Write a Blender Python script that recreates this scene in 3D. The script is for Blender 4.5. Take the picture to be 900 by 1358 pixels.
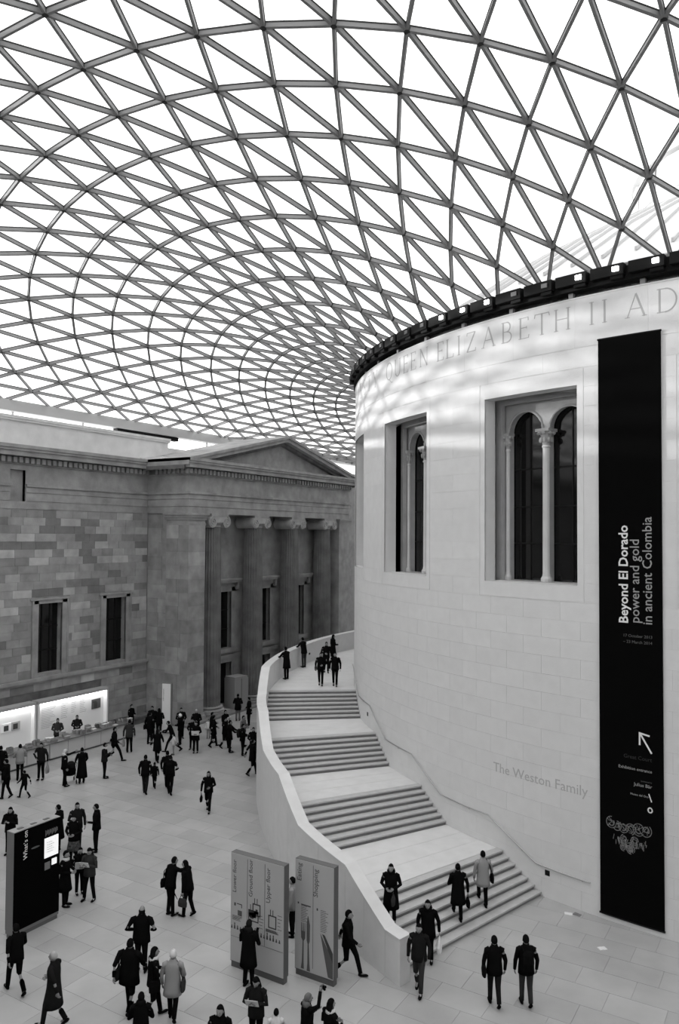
import bpy, bmesh, math, random
import numpy as np
from mathutils import Vector, Matrix
from mathutils.geometry import tessellate_polygon
PI = math.pi
S = bpy.context.scene
COL = S.collection
for o in list(bpy.data.objects):
    bpy.data.objects.remove(o)
rnd = random.Random(7)

# ------------------------------------------------------------------ camera
CAM = Vector((1.448, -46.779, 11.678))
cr = Vector((0.8546, 0.5192, 0.0060)); cf = Vector((-0.5190, 0.8542, 0.0307))
cf.normalize(); cr = (cr - cf * cr.dot(cf)).normalized(); cu = cr.cross(cf)
cam_data = bpy.data.cameras.new('camera'); cam = bpy.data.objects.new('camera', cam_data)
COL.objects.link(cam)
cam.matrix_world = Matrix(((cr.x, cu.x, -cf.x, CAM.x), (cr.y, cu.y, -cf.y, CAM.y), (cr.z, cu.z, -cf.z, CAM.z), (0, 0, 0, 1)))
cam_data.sensor_fit = 'VERTICAL'; cam_data.sensor_height = 36; cam_data.lens = 27.343
cam_data.clip_start = 0.1; cam_data.clip_end = 800
S.camera = cam
FPX = 27.343 / 36 * 1358
def to_px(p):
    d = Vector(p) - CAM; z = d.dot(cf)
    if z <= 0.1: return None
    return 450 + FPX * d.dot(cr) / z, 679 - FPX * d.dot(cu) / z, z

# ------------------------------------------------------------------ sky, sun, exposure
S.view_settings.view_transform = 'Standard'; S.view_settings.look = 'None'
S.view_settings.gamma = 1.0; S.view_settings.exposure = 0.0; S.view_settings.use_curve_mapping = False
world = bpy.data.worlds.new('overcast'); S.world = world; world.use_nodes = True
wn = world.node_tree; wn.nodes.clear()
w_out = wn.nodes.new('ShaderNodeOutputWorld'); w_bg = wn.nodes.new('ShaderNodeBackground')
w_tc = wn.nodes.new('ShaderNodeTexCoord'); w_no = wn.nodes.new('ShaderNodeTexNoise'); w_ra = wn.nodes.new('ShaderNodeValToRGB')
w_no.inputs['Scale'].default_value = 3.0; w_no.inputs['Detail'].default_value = 5
w_ra.color_ramp.elements[0].position = 0.3; w_ra.color_ramp.elements[0].color = (.88, .88, .88, 1)
w_ra.color_ramp.elements[1].position = 0.7; w_ra.color_ramp.elements[1].color = (1, 1, 1, 1)
wn.links.new(w_tc.outputs['Generated'], w_no.inputs['Vector']); wn.links.new(w_no.outputs['Fac'], w_ra.inputs['Fac'])
wn.links.new(w_ra.outputs['Color'], w_bg.inputs['Color']); wn.links.new(w_bg.outputs['Background'], w_out.inputs['Surface'])
w_bg.inputs['Strength'].default_value = 2.45
sun_d = bpy.data.lights.new('low_sun', 'SUN'); sun_d.energy = 4.2; sun_d.angle = math.radians(1.1)
sun = bpy.data.objects.new('low_sun', sun_d); COL.objects.link(sun)
SUN_AZ, SUN_EL = math.radians(200), math.radians(6.3)
sd = Vector((math.cos(SUN_AZ) * math.cos(SUN_EL), math.sin(SUN_AZ) * math.cos(SUN_EL), math.sin(SUN_EL)))
sun.rotation_euler = sd.to_track_quat('Z', 'Y').to_euler()
sun.location = (-60, -40, 40)
S.cycles.max_bounces = 8; S.cycles.diffuse_bounces = 4; S.cycles.transparent_max_bounces = 24
S.cycles.glossy_bounces = 2; S.cycles.sample_clamp_indirect = 6

# ------------------------------------------------------------------ materials (all greys: the photograph is monochrome)
def mat(name, g, rough=.8, var=.0, scale=3.0, bump=.0, bscale=40, spec=.3, rand=0.0, metal=0.0, emit=0.0, detail=4, vec=None):
    m = bpy.data.materials.new(name); m.use_nodes = True
    nt = m.node_tree; b = nt.nodes['Principled BSDF']
    b.inputs['Roughness'].default_value = rough; b.inputs['Specular IOR Level'].default_value = spec
    b.inputs['Metallic'].default_value = metal
    b.inputs['Base Color'].default_value = (g, g, g, 1)
    if emit:
        b.inputs['Emission Color'].default_value = (1, 1, 1, 1); b.inputs['Emission Strength'].default_value = emit
    geo = None
    src = None
    if var or bump:
        geo = nt.nodes.new('ShaderNodeNewGeometry')
    if var:
        n = nt.nodes.new('ShaderNodeTexNoise'); n.inputs['Scale'].default_value = scale; n.inputs['Detail'].default_value = detail
        nt.links.new(geo.outputs['Position'], n.inputs['Vector'])
        r = nt.nodes.new('ShaderNodeMapRange'); r.inputs['From Min'].default_value = .25; r.inputs['From Max'].default_value = .75
        r.inputs['To Min'].default_value = 1 - var; r.inputs['To Max'].default_value = 1 + var
        nt.links.new(n.outputs['Fac'], r.inputs['Value']); src = r.outputs['Result']
    if rand:
        oi = nt.nodes.new('ShaderNodeObjectInfo'); r2 = nt.nodes.new('ShaderNodeMapRange')
        r2.inputs['To Min'].default_value = 1 - rand; r2.inputs['To Max'].default_value = 1 + rand
        nt.links.new(oi.outputs['Random'], r2.inputs['Value'])
        if src is not None:
            mu = nt.nodes.new('ShaderNodeMath'); mu.operation = 'MULTIPLY'
            nt.links.new(src, mu.inputs[0]); nt.links.new(r2.outputs['Result'], mu.inputs[1]); src = mu.outputs[0]
        else: src = r2.outputs['Result']
    if src is not None:
        mu = nt.nodes.new('ShaderNodeMath'); mu.operation = 'MULTIPLY'; mu.inputs[1].default_value = g
        nt.links.new(src, mu.inputs[0]); nt.links.new(mu.outputs[0], b.inputs['Base Color'])
    if bump:
        n = nt.nodes.new('ShaderNodeTexNoise'); n.inputs['Scale'].default_value = bscale
        nt.links.new(geo.outputs['Position'], n.inputs['Vector'])
        bp = nt.nodes.new('ShaderNodeBump'); bp.inputs['Strength'].default_value = bump; bp.inputs['Distance'].default_value = .02
        nt.links.new(n.outputs['Fac'], bp.inputs['Height']); nt.links.new(bp.outputs['Normal'], b.inputs['Normal'])
    return m
M = {}
M['old_light'] = mat('old_window_stone_shaded', .40, .85, .12, 2, .2, 20)  # old window stone, recess shade put into its darker colour
M['drum'] = mat('portland_stone', .66, .75, .035, 2.5, .15, 30, rand=.02)
M['letter'] = mat('incised_shade', .38, .9)  # grey stands in for the shade inside cut letters
M['letter_faint'] = mat('incised_shade_faint', .42, .9)  # weaker groove shade, painted as a grey letter tone
M['joint'] = mat('stone_joint', .30, .9)
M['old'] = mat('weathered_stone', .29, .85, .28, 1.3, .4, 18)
M['old_dark'] = mat('dark_stone', .13, .88, .35, 1.6, .4, 18)  # darker stone tone, also on the dentil band and raking bed
M['attic'] = mat('attic_skylit', .72, .85, .12, 1.2, .2, 20)  # light caught from the sky is put into this pale tone
M['step'] = mat('stair_stone_shaded', .20, .6, .06, 5, .1, 40)  # darker than the treads: shade of the risers painted in
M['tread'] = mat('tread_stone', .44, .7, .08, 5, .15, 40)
M['landing'] = mat('landing_stone', .60, .5, .06, 2, .1, 40)
M['parapet'] = mat('parapet_stone', .62, .7, .04, 3, .1, 40, rand=.02)
M['floor'] = mat('floor_stone', .365, .42, .12, .8, .05, 30, spec=.4, rand=.08)
M['floor_joint'] = mat('floor_joint', .31, .9)
M['steel'] = mat('painted_steel', .25, .55)
M['gasket'] = mat('black_gasket', .03, .6)
M['beam'] = mat('edge_beam_steel', .5, .5)
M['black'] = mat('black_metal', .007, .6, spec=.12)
M['cloth_banner'] = mat('banner_cloth', .004, .95, spec=.0)
M['print_white'] = mat('white_print', .75, .8)
M['print_grey'] = mat('grey_print', .32, .8)
M['print_dim'] = mat('dim_print', .10, .8)
M['ink'] = mat('dark_ink', .05, .8)
M['ink_grey'] = mat('grey_ink', .09, .8)
M['gold'] = mat('gilt_print', .17, .8, .6, 14)
M['panel_face'] = mat('panel_face', .40, .6)
M['panel_edge'] = mat('panel_edge', .10, .5)
M['kiosk_black'] = mat('kiosk_black', .002, .8, spec=.02)
M['kiosk_grey'] = mat('kiosk_grey', .16, .5)
M['white_paint'] = mat('white_paint', .75, .6)
M['lamp'] = mat('lamp_lens', .9, .3, emit=14)
M['strip'] = mat('strip_light', .9, .4, emit=9)
M['screen'] = mat('lit_screen', .8, .4, emit=.55)
M['rail'] = mat('rail_metal', .45, .3, metal=.9)
M['glass_dark'] = mat('dark_glass', .006, .06, spec=.5)
M['frame_dark'] = mat('dark_frame', .012, .6, spec=.1)
M['dome'] = mat('dome_sheet', .62, .6, .05, .8)
M['dome_rib'] = mat('dome_rib', .52, .6)
M['counter'] = mat('counter_panel', .5, .5)
for k, g in dict(cloth_black=.005, cloth_dark=.013, cloth_char=.035, cloth_mid=.13, cloth_grey=.26, cloth_light=.55, hair_dark=.006, hair_grey=.38, skin=.25, shoe=.006, white_cloth=.68).items():
    M[k] = mat(k, g, .95, spec=.02)
M['skirt'] = mat('patterned_cloth', .06, .9, .9, 14, spec=.1)
def glass(name, tr, gl):
    m = bpy.data.materials.new(name); m.use_nodes = True; nt = m.node_tree; nt.nodes.clear()
    o = nt.nodes.new('ShaderNodeOutputMaterial'); t = nt.nodes.new('ShaderNodeBsdfTransparent'); g = nt.nodes.new('ShaderNodeBsdfGlossy')
    t.inputs['Color'].default_value = (tr, tr, tr, 1); g.inputs['Roughness'].default_value = .15
    mx = nt.nodes.new('ShaderNodeMixShader'); mx.inputs[0].default_value = gl
    nt.links.new(t.outputs[0], mx.inputs[1]); nt.links.new(g.outputs[0], mx.inputs[2]); nt.links.new(mx.outputs[0], o.inputs[0])
    return m
M['pane'] = glass('roof_glass', .93, .02)
M['glass_clear'] = glass('clear_glass', .92, .05)

# ------------------------------------------------------------------ mesh builder
class MB:
    def __init__(s): s.v = []; s.f = []; s.m = []
    def add(s, vs, fs, mi=0):
        n = len(s.v); s.v += [tuple(v) for v in vs]
        for f in fs: s.f.append(tuple(i + n for i in f)); s.m.append(mi)
        return s
    def box(s, x0, x1, y0, y1, z0, z1, mi=0):
        return s.add([(x, y, z) for z in (z0, z1) for y in (y0, y1) for x in (x0, x1)],
            [(0, 2, 3, 1), (4, 5, 7, 6), (0, 1, 5, 4), (2, 6, 7, 3), (0, 4, 6, 2), (1, 3, 7, 5)], mi)
    def obox(s, c, ax, ay, az, mi=0):
        c = Vector(c); ax = Vector(ax); ay = Vector(ay); az = Vector(az)
        return s.add([c + ax * x + ay * y + az * z for z in (-1, 1) for y in (-1, 1) for x in (-1, 1)],
            [(0, 2, 3, 1), (4, 5, 7, 6), (0, 1, 5, 4), (2, 6, 7, 3), (0, 4, 6, 2), (1, 3, 7, 5)], mi)
    def rbox(s, cx, cy, rz, hx, hy, z0, z1, mi=0):
        c, n = math.cos(rz), math.sin(rz)
        return s.obox((cx, cy, (z0 + z1) / 2), (c * hx, n * hx, 0), (-n * hy, c * hy, 0), (0, 0, (z1 - z0) / 2), mi)
    def prism(s, poly, z0, z1, mi=0):
        n = len(poly)
        return s.add([(x, y, z0) for x, y in poly] + [(x, y, z1) for x, y in poly],
            [tuple(range(n))[::-1], tuple(range(n, 2 * n))] + [(i, (i + 1) % n, n + (i + 1) % n, n + i) for i in range(n)], mi)
    def sector(s, r0, r1, a0, a1, z0, z1, n=4, mi=0, zf=None):
        """solid ring sector, degrees; r0/r1/z1 may be functions of the angle"""
        f = lambda q, a: q(a) if callable(q) else q
        A = [a0 + (a1 - a0) * i / n for i in range(n + 1)]; vs = []
        for a in A:
            c, d = math.cos(math.radians(a)), math.sin(math.radians(a))
            ra, rb = f(r0, a), f(r1, a); za, zb = f(z0, a), f(z1, a)
            vs += [(ra * c, ra * d, za), (rb * c, rb * d, za), (rb * c, rb * d, zb), (ra * c, ra * d, zb)]
        fs = [(0, 1, 2, 3), tuple(4 * n + k for k in (3, 2, 1, 0))]
        for i in range(n):
            for k in range(4):
                fs.append((4 * i + k, 4 * i + 4 + k, 4 * i + 4 + (k + 1) % 4, 4 * i + (k + 1) % 4))
        return s.add(vs, fs, mi)
    def loft(s, secs, n=10, mi=0, cap=True, power=1.0):
        """secs: (centre, axis u, axis v) with the axes carrying the radii"""
        vs = []
        for c, u, v in secs:
            c = Vector(c); u = Vector(u); v = Vector(v)
            for k in range(n):
                a = 2 * PI * k / n
                vs.append(c + u * math.cos(a) + v * math.sin(a))
        fs = []
        for i in range(len(secs) - 1):
            for k in range(n):
                fs.append((i * n + k, i * n + (k + 1) % n, (i + 1) * n + (k + 1) % n, (i + 1) * n + k))
        if cap:
            fs.append(tuple(range(n))[::-1]); fs.append(tuple(range((len(secs) - 1) * n, len(secs) * n)))
        return s.add(vs, fs, mi)
    def tube(s, pts, rad, n=8, mi=0, cap=True):
        pts = [Vector(p) for p in pts]
        if not isinstance(rad, (list, tuple)): rad = [rad] * len(pts)
        secs = []
        for i, p in enumerate(pts):
            d = (pts[min(i + 1, len(pts) - 1)] - pts[max(i - 1, 0)])
            d = d.normalized() if d.length > 1e-9 else Vector((0, 0, 1))
            ref = Vector((0, 0, 1)) if abs(d.z) < .9 else Vector((0, 1, 0))
            u = d.cross(ref).normalized(); w = d.cross(u).normalized()
            secs.append((p, u * rad[i], w * rad[i]))
        return s.loft(secs, n, mi, cap)
    def lathe(s, prof, n=24, c=(0, 0), mi=0, wob=None):
        vs = []
        for r, z in prof:
            for k in range(n):
                a = 2 * PI * k / n; q = r * (wob(k, z) if wob else 1)
                vs.append((c[0] + q * math.cos(a), c[1] + q * math.sin(a), z))
        fs = []
        for i in range(len(prof) - 1):
            for k in range(n): fs.append((i * n + k, i * n + (k + 1) % n, (i + 1) * n + (k + 1) % n, (i + 1) * n + k))
        fs.append(tuple(range(n))[::-1]); fs.append(tuple(range((len(prof) - 1) * n, len(prof) * n)))
        return s.add(vs, fs, mi)
    def ball(s, c, rx, ry, rz, n=10, m=7, mi=0, fn=None):
        vs = []; c = Vector(c)
        for i in range(m + 1):
            t = PI * i / m
            for k in range(n):
                a = 2 * PI * k / n
                p = Vector((math.sin(t) * math.cos(a) * rx, math.sin(t) * math.sin(a) * ry, math.cos(t) * rz))
                vs.append(c + (fn(p) if fn else p))
        fs = []
        for i in range(m):
            for k in range(n): fs.append((i * n + k, (i + 1) * n + k, (i + 1) * n + (k + 1) % n, i * n + (k + 1) % n))
        return s.add(vs, fs, mi)
    def mesh(s, name, mats, smooth=False):
        me = bpy.data.meshes.new(name); me.from_pydata(s.v, [], s.f)
        for m in (mats if isinstance(mats, (list, tuple)) else [mats]): me.materials.append(m)
        me.polygons.foreach_set('material_index', s.m)
        if smooth: me.polygons.foreach_set('use_smooth', [True] * len(me.polygons))
        me.update(); return me
    def build(s, name, mats, parent=None, smooth=False, loc=None):
        return link(name, s.mesh(name, mats, smooth), parent, loc)
def link(name, me, parent=None, loc=None, rz=0):
    o = bpy.data.objects.new(name, me); COL.objects.link(o)
    if parent is not None: o.parent = parent
    if loc is not None: o.location = loc
    if rz: o.rotation_euler = (0, 0, rz)
    return o
def empty(name, loc=(0, 0, 0), rz=0, parent=None):
    o = bpy.data.objects.new(name, None); COL.objects.link(o); o.location = loc; o.rotation_euler = (0, 0, rz)
    o.empty_display_size = .2
    if parent is not None: o.parent = parent
    return o
def tag(o, label=None, cat=None, group=None, kind=None):
    for k, v in (('label', label), ('category', cat), ('group', group), ('kind', kind)):
        if v: o[k] = v
    return o
def plate(mb, outer, holes, fn, t0, t1, mi=0):
    """flat outline with holes in (u,w), mapped to 3-D by fn(u, w, depth); solid between depths t0 and t1"""
    loops = [outer] + holes
    tris = tessellate_polygon([[Vector((p[0], p[1], 0)) for p in L] for L in loops])
    flat = [p for L in loops for p in L]; n = len(flat)
    vs = [fn(p[0], p[1], t0) for p in flat] + [fn(p[0], p[1], t1) for p in flat]
    fs = [tuple(t) for t in tris] + [tuple(i + n for i in t)[::-1] for t in tris]
    k = 0
    for L in loops:
        q = len(L)
        for i in range(q): fs.append((k + i, k + (i + 1) % q, n + k + (i + 1) % q, n + k + i))
        k += q
    mb.add(vs, fs, mi)
def cyl(r, a, z):
    a = math.radians(a); return (r * math.cos(a), r * math.sin(a), z)
_txt = {}
def text_geo(string, size, offset=0.0, align='LEFT'):
    cu_ = bpy.data.curves.new('writing', 'FONT'); cu_.body = string; cu_.size = size; cu_.align_x = align; cu_.resolution_u = 2; cu_.offset = offset
    o = bpy.data.objects.new('writing', cu_); COL.objects.link(o)
    dg = bpy.context.evaluated_depsgraph_get(); dg.update()
    me = o.evaluated_get(dg).to_mesh()
    vs = [v.co.copy() for v in me.vertices]; fs = [tuple(p.vertices) for p in me.polygons]
    o.evaluated_get(dg).to_mesh_clear()
    bpy.data.objects.remove(o); bpy.data.curves.remove(cu_)
    return vs, fs
def text_on(string, width, fn, depth=.006, height=None, offset=0.0):
    """lettering as thin solid geometry: scaled to the given width, mapped by fn(x, y, depth)"""
    vs, fs = text_geo(string, 1.0, offset)
    x0 = min(v.x for v in vs); x1 = max(v.x for v in vs)
    k = width / (x1 - x0); ky = k if height is None else height / max(v.y for v in vs)
    mb = MB(); n = len(vs)
    P = [((v.x - x0) * k, v.y * ky) for v in vs]
    mb.add([fn(x, y, depth) for x, y in P], fs)
    # rim so that the lettering has thickness
    cnt = {}
    for f in fs:
        for i in range(len(f)):
            e = (f[i], f[(i + 1) % len(f)]); cnt[e] = 1
    back = [fn(x, y, 0) for x, y in P]; base = len(mb.v); mb.v += [tuple(b) for b in back]
    for (a, b) in cnt:
        if (b, a) not in cnt: mb.f.append((a, b, b + base, a + base)); mb.m.append(0)
    return mb

# ------------------------------------------------------------------ large structure: floor
RD = 22.245                                  # drum radius
floor = MB().box(-40, 40, -55, 50, -.3, -.012).build('floor', M['floor_joint']); floor['kind'] = 'structure'
SX, SY = 1.40, .905
def slab_mesh(dx, dy):
    return MB().box(-dx / 2, dx / 2, -dy / 2, dy / 2, -.012, 0).mesh('slab', M['floor'])
slabs = []
ny0, ny1 = int(-51 / SY), int(20 / SY)
for jy in range(ny0, ny1):
    y = jy * SY
    off = (jy * 37 % 100) / 100 * SX
    for ix in range(-27, 12):
        x = ix * SX + off
        if math.hypot(x, y) < RD - .6 or x < -35.6: continue
        slabs.append((x, y))
def dist_px(x, y, z=0):
    q = to_px((x, y, z))
    if q is None or not (-30 < q[0] < 930 and -30 < q[1] < 1390): return 1e9
    return q[2]
slabs.sort(key=lambda p: dist_px(*p))
sm = slab_mesh(SX - .008, SY - .008)
for x, y in slabs[:300]: link('slab', sm, floor, (x, y, 0))
mb = MB()
for x, y in slabs[300:]: mb.box(x - SX / 2 + .004, x + SX / 2 - .004, y - SY / 2 + .004, y + SY / 2 - .004, -.012, 0)
o = mb.build('slabs', M['floor'], floor); o['kind'] = 'stuff'

# ------------------------------------------------------------------ glass roof: radial bars crossed by two opposing spirals
XE, YS, YN = 36.625, -51.125, 46.025
def roof_boundary(i):
    i %= 120
    if i < 30:
        b, J = roof_boundary(60 - i); return (None if b is None else (-b[0], b[1])), J
    if i > 90:
        b, J = roof_boundary(180 - i); return (None if b is None else (-b[0], b[1])), J
    if i in (90, 60, 30): return None, {90: 22, 60: 18, 30: 20}[i]
    if i >= 77:
        d = XE / 12.5; return (-d / 2 - d * (89 - i), YS), 35 - (i - 77)
    if i >= 61:
        d = (-YS - 1.2) / 16; return (-XE, -1.2 - d * (i - 61)), 19 + (i - 61)
    if i >= 44:
        d = YN / 15.5; return (-XE, d / 2 + d * (59 - i)), 19 + (59 - i)
    d = XE / 13.5; return (-d / 2 - d * (i - 31), YN), 34 - (44 - i)
def solve_roof():
    wr, g, rR, gs, zR, zE = 0.227, 1.025, 20.844, 1.245, 20.255, 19.104
    cf_ = [.11239, -.14870, .11241, .22192, .22626, -.67998, -.55336, -.02577]
    idx, J, fix = {}, {}, {}
    for i in range(120):
        b, Jm = roof_boundary(i); J[i] = Jm
        for j in range(Jm + 1):
            if (i + j) % 2: continue
            idx[(i, j)] = len(idx)
            if j == 0: fix[(i, j)] = (rR * math.cos(math.radians(3 * i)), rR * math.sin(math.radians(3 * i)))
            elif b is not None and j == Jm: fix[(i, j)] = b
    N = len(idx); L = np.zeros((N, N)); edges = []
    for (i, j), n in idx.items():
        for di, dj, w in ((1, 1, 1.), (-1, 1, 1.), (0, 2, wr)):
            k = ((i + di) % 120, j + dj)
            if k in idx:
                m = idx[k]; edges.append((n, m))
                q = (j + dj / 2) / 30.; ww = w * math.exp(g * q + gs * q * q)
                L[n, n] += ww; L[m, m] += ww; L[n, m] -= ww; L[m, n] -= ww
    keys = list(idx); fi = np.array([idx[k] for k in fix]); fx = np.array([fix[k] for k in fix])
    fr = np.setdiff1d(np.arange(N), fi)
    Lff = L[np.ix_(fr, fr)]; Lfi = L[np.ix_(fr, fi)]
    zf = np.array([zR if keys[f][1] == 0 else zE for f in fi])
    th = np.array([math.radians(3 * k[0]) for k in keys]); t = np.array([k[1] / J[k[0]] for k in keys])
    basis = [np.ones(N), np.cos(2 * th), np.sin(th), t, t * np.cos(2 * th), t * np.sin(th), t * t, np.cos(4 * th)]
    load = sum(c * b for c, b in zip(cf_, basis)) * np.diag(L) / 6
    rhs = np.c_[-Lfi @ fx, -Lfi @ zf + load[fr]]
    sol = np.linalg.solve(Lff, rhs)
    P = np.zeros((N, 3)); P[fi, :2] = fx; P[fi, 2] = zf; P[fr] = sol
    return idx, J, edges, P
r_idx, r_J, r_edges, r_P = solve_roof()
RV = [Vector(p) for p in r_P]
r_tri = []
for (i, j), n in r_idx.items():
    up = r_idx.get((i, j + 2))
    for di in (1, -1):
        s_ = r_idx.get(((i + di) % 120, j + 1))
        if s_ is not None and up is not None: r_tri.append((n, s_, up) if di == 1 else (n, up, s_))
    a = r_idx.get(((i + 2) % 120, j)); mid_up = r_idx.get(((i + 1) % 120, j + 1))
    if j == 0 and a is not None and mid_up is not None: r_tri.append((n, a, mid_up))
    mid_dn = r_idx.get(((i + 1) % 120, j - 1))
    if a is not None and mid_dn is not None and (mid_up is None):
        r_tri.append((n, mid_dn, a))
ceiling = empty('ceiling', (0, 0, 19)); ceiling['kind'] = 'structure'
def cei(o): o.location = o.location - Vector((0, 0, 19)); return o
nrm = [Vector((0, 0, 0)) for _ in RV]
for a, b, c in r_tri:
    q = (RV[b] - RV[a]).cross(RV[c] - RV[a])
    if q.z < 0: q = -q
    for k in (a, b, c): nrm[k] += q
nrm = [v.normalized() if v.length > 0 else Vector((0, 0, 1)) for v in nrm]
def view_rank(p):
    q = to_px(p)
    if q is None or not (-40 < q[0] < 940 and -60 < q[1] < 700): return 1e6 + (0 if q is None else abs(q[2]))
    d = math.hypot(p[0], p[1])
    return q[2]
# bars: a steel box below a wider black glazing strip
def bar_geo(mb, A, B, n_):
    d = (B - A); ln = d.length; d = d / ln
    y = n_.cross(d).normalized(); z = d.cross(y)
    c = (A + B) / 2
    mb.obox(c - z * .085, d * (ln / 2 - .05), y * .040, z * .070, 0)
    mb.obox(c - z * .005, d * (ln / 2 - .02), y * .058, z * .014, 1)
bm_ = MB(); bm_.box(-.5, .5, -.040, .040, -.155, -.02, 0); bm_.box(-.5, .5, -.058, .058, -.019, .009, 1)
bar_me = bm_.mesh('bar', [M['steel'], M['gasket']])
order = sorted(range(len(r_edges)), key=lambda k: view_rank((RV[r_edges[k][0]] + RV[r_edges[k][1]]) / 2))
for k in order[:300]:
    A, B = RV[r_edges[k][0]], RV[r_edges[k][1]]; n_ = (nrm[r_edges[k][0]] + nrm[r_edges[k][1]]).normalized()
    d = B - A; ln = d.length; d = d / ln; y = n_.cross(d).normalized(); z = d.cross(y); c = (A + B) / 2
    o = link('bar', bar_me, ceiling)
    o.matrix_local = Matrix(((d.x * (ln - .06), y.x, z.x, c.x), (d.y * (ln - .06), y.y, z.y, c.y), (d.z * (ln - .06), y.z, z.z, c.z - 19), (0, 0, 0, 1)))
mb = MB()
for k in order[300:]:
    bar_geo(mb, RV[r_edges[k][0]], RV[r_edges[k][1]], (nrm[r_edges[k][0]] + nrm[r_edges[k][1]]).normalized())
o = mb.build('lattice', [M['steel'], M['gasket']], ceiling, loc=(0, 0, -19)); o['kind'] = 'stuff'
# node castings
nm = MB(); nm.lathe([(.075, -.17), (.095, -.15), (.095, .0), (.08, .02)], 8); node_me = nm.mesh('node', M['gasket'])
norder = sorted(range(len(RV)), key=lambda k: view_rank(RV[k]))
for k in norder[:200]: link('node', node_me, ceiling, RV[k] - Vector((0, 0, 19)))
mb = MB()
for k in norder[200:]: mb.obox(RV[k] - Vector((0, 0, .09)), (.075, 0, 0), (0, .075, 0), (0, 0, .09))
o = mb.build('nodes', M['gasket'], ceiling, loc=(0, 0, -19)); o['kind'] = 'stuff'
# panes
def pane_geo(mb, t):
    a, b, c = (RV[k] + nrm[k] * .02 for k in t); g = (a + b + c) / 3
    lo = [g + (p - g) * .985 for p in (a, b, c)]
    n_ = (b - a).cross(c - a).normalized() * .024
    if n_.z < 0: n_ = -n_
    mb.add(lo + [p + n_ for p in lo], [(0, 1, 2), (5, 4, 3), (0, 3, 4, 1), (1, 4, 5, 2), (2, 5, 3, 0)])
torder = sorted(range(len(r_tri)), key=lambda k: view_rank(sum((RV[q] for q in r_tri[k]), Vector()) / 3))
for k in torder[:300]:
    mb = MB(); pane_geo(mb, r_tri[k]); mb.build('pane', M['pane'], ceiling, loc=(0, 0, -19))
mb = MB()
for k in torder[300:]: pane_geo(mb, r_tri[k])
o = mb.build('panes', M['pane'], ceiling, loc=(0, 0, -19)); o['kind'] = 'stuff'
# edge beam on the four sides
for nm_, bx in (('edge_beam', (-36.95, -36.35, -51.5, 46.4)), ('edge_beam', (36.35, 36.95, -51.5, 46.4)), ('edge_beam', (-36.3, 36.3, -51.5, -50.9)), ('edge_beam', (-36.3, 36.3, 45.8, 46.4))):
    MB().box(*bx, 18.5, 19.12).build('edge_beam', M['beam'], ceiling, loc=(0, 0, -19))
mb = MB(); mb.box(-36.85, -36.45, -11.8, -6.2, 18.22, 18.48); mb.build('bearing', M['black'], ceiling, loc=(0, 0, -19))
for y in (-24.5, -19.3, -14.4, -7.3, -3.0):
    MB().lathe([(.06, 17.6), (.06, 18.5)], 8, (-36.65, y)).build('strut', M['beam'], ceiling, loc=(0, 0, -19))

# ------------------------------------------------------------------ the drum
WIN = [198.4, 216.4, 234.4, 252.4, 270.4, 288.4]
HW_O, HW_F = 4.765, 5.37                      # half width of opening and of the outline round it
ZO0, ZO1, ZF0, ZF1 = 10.13, 16.55, 9.60, 17.09
def in_win(a, z, h=HW_O, z0=ZO0, z1=ZO1):
    return z0 < z < z1 and any(abs(a - w) < h for w in WIN)
mb = MB()
RS = RD - .012
ang = sorted(set([round(x, 3) for w in WIN for x in (w - HW_O, w + HW_O)] + [float(a) for a in range(0, 361, 3)]))
for a0, a1 in zip(ang[:-1], ang[1:]):
    for z0, z1 in ((-.2, ZO0), (ZO0, ZO1), (ZO1, 19.33)):
        if in_win((a0 + a1) / 2, (z0 + z1) / 2): continue
        mb.sector(RS - .05, RS, a0, a1, z0, z1, 1)
for w in WIN:                                   # reveals
    mb.sector(21.70, RS, w - HW_O - .14, w - HW_O, ZO0 - .1, ZO1 + .1, 1)
    mb.sector(21.70, RS, w + HW_O, w + HW_O + .14, ZO0 - .1, ZO1 + .1, 1)
    mb.sector(21.70, RS, w - HW_O - .14, w + HW_O + .14, ZO1, ZO1 + .12, 6)
    mb.sector(20.7, RS, w - HW_O - .14, w + HW_O + .14, ZO0 - .12, ZO0, 6)
drum = mb.build('wall_drum', M['drum']); drum['kind'] = 'structure'
panels = []
def panel_me(w, h, n=4):
    return MB().sector(RS, RD, -w / 2, w / 2, 0, h, n).mesh('panel', M['drum'])
gp, gz = .010, .004                             # joint widths: degrees, metres
# window surrounds first: four pieces each, standing clear of their neighbours by a wider joint
for w in WIN[:5]:
    g2 = .05
    pts = ((w - HW_F + g2, w - HW_O, ZF0 + .02, ZF1 - .02), (w + HW_O, w + HW_F - g2, ZF0 + .02, ZF1 - .02),
           (w - HW_O, w + HW_O, ZF0 + .02, ZO0), (w - HW_O, w + HW_O, ZO1, ZF1 - .02))
    mb = MB()
    for a0, a1, z0, z1 in pts: mb.sector(RS, RD, a0, a1, z0, z1, 6)
    mb.build('window_surround', M['drum'], drum)
CW = 18 / 5
plist = []
H1 = ZF0 / 16
me1 = panel_me(CW - gp, H1 - gz)
for c in range(16):
    for k in range(0, 20):
        a = 205.2 + (k + (.5 if c % 2 else 0)) * CW
        if a < 276: plist.append((a, c * H1 + gz / 2, me1))
PW = (18 - 2 * HW_F) / 2; H2 = (ZF1 - ZF0) / 12
me2 = panel_me(PW - gp, H2 - gz); me2b = panel_me(2 * PW - gp, H2 - gz)
for c in range(12):
    for w in WIN[:5]:
        if c % 2: plist.append((w + 9, ZF0 + c * H2 + gz / 2, me2b))
        else:
            plist.append((w + 9 - PW / 2, ZF0 + c * H2 + gz / 2, me2)); plist.append((w + 9 + PW / 2, ZF0 + c * H2 + gz / 2, me2))
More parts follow.
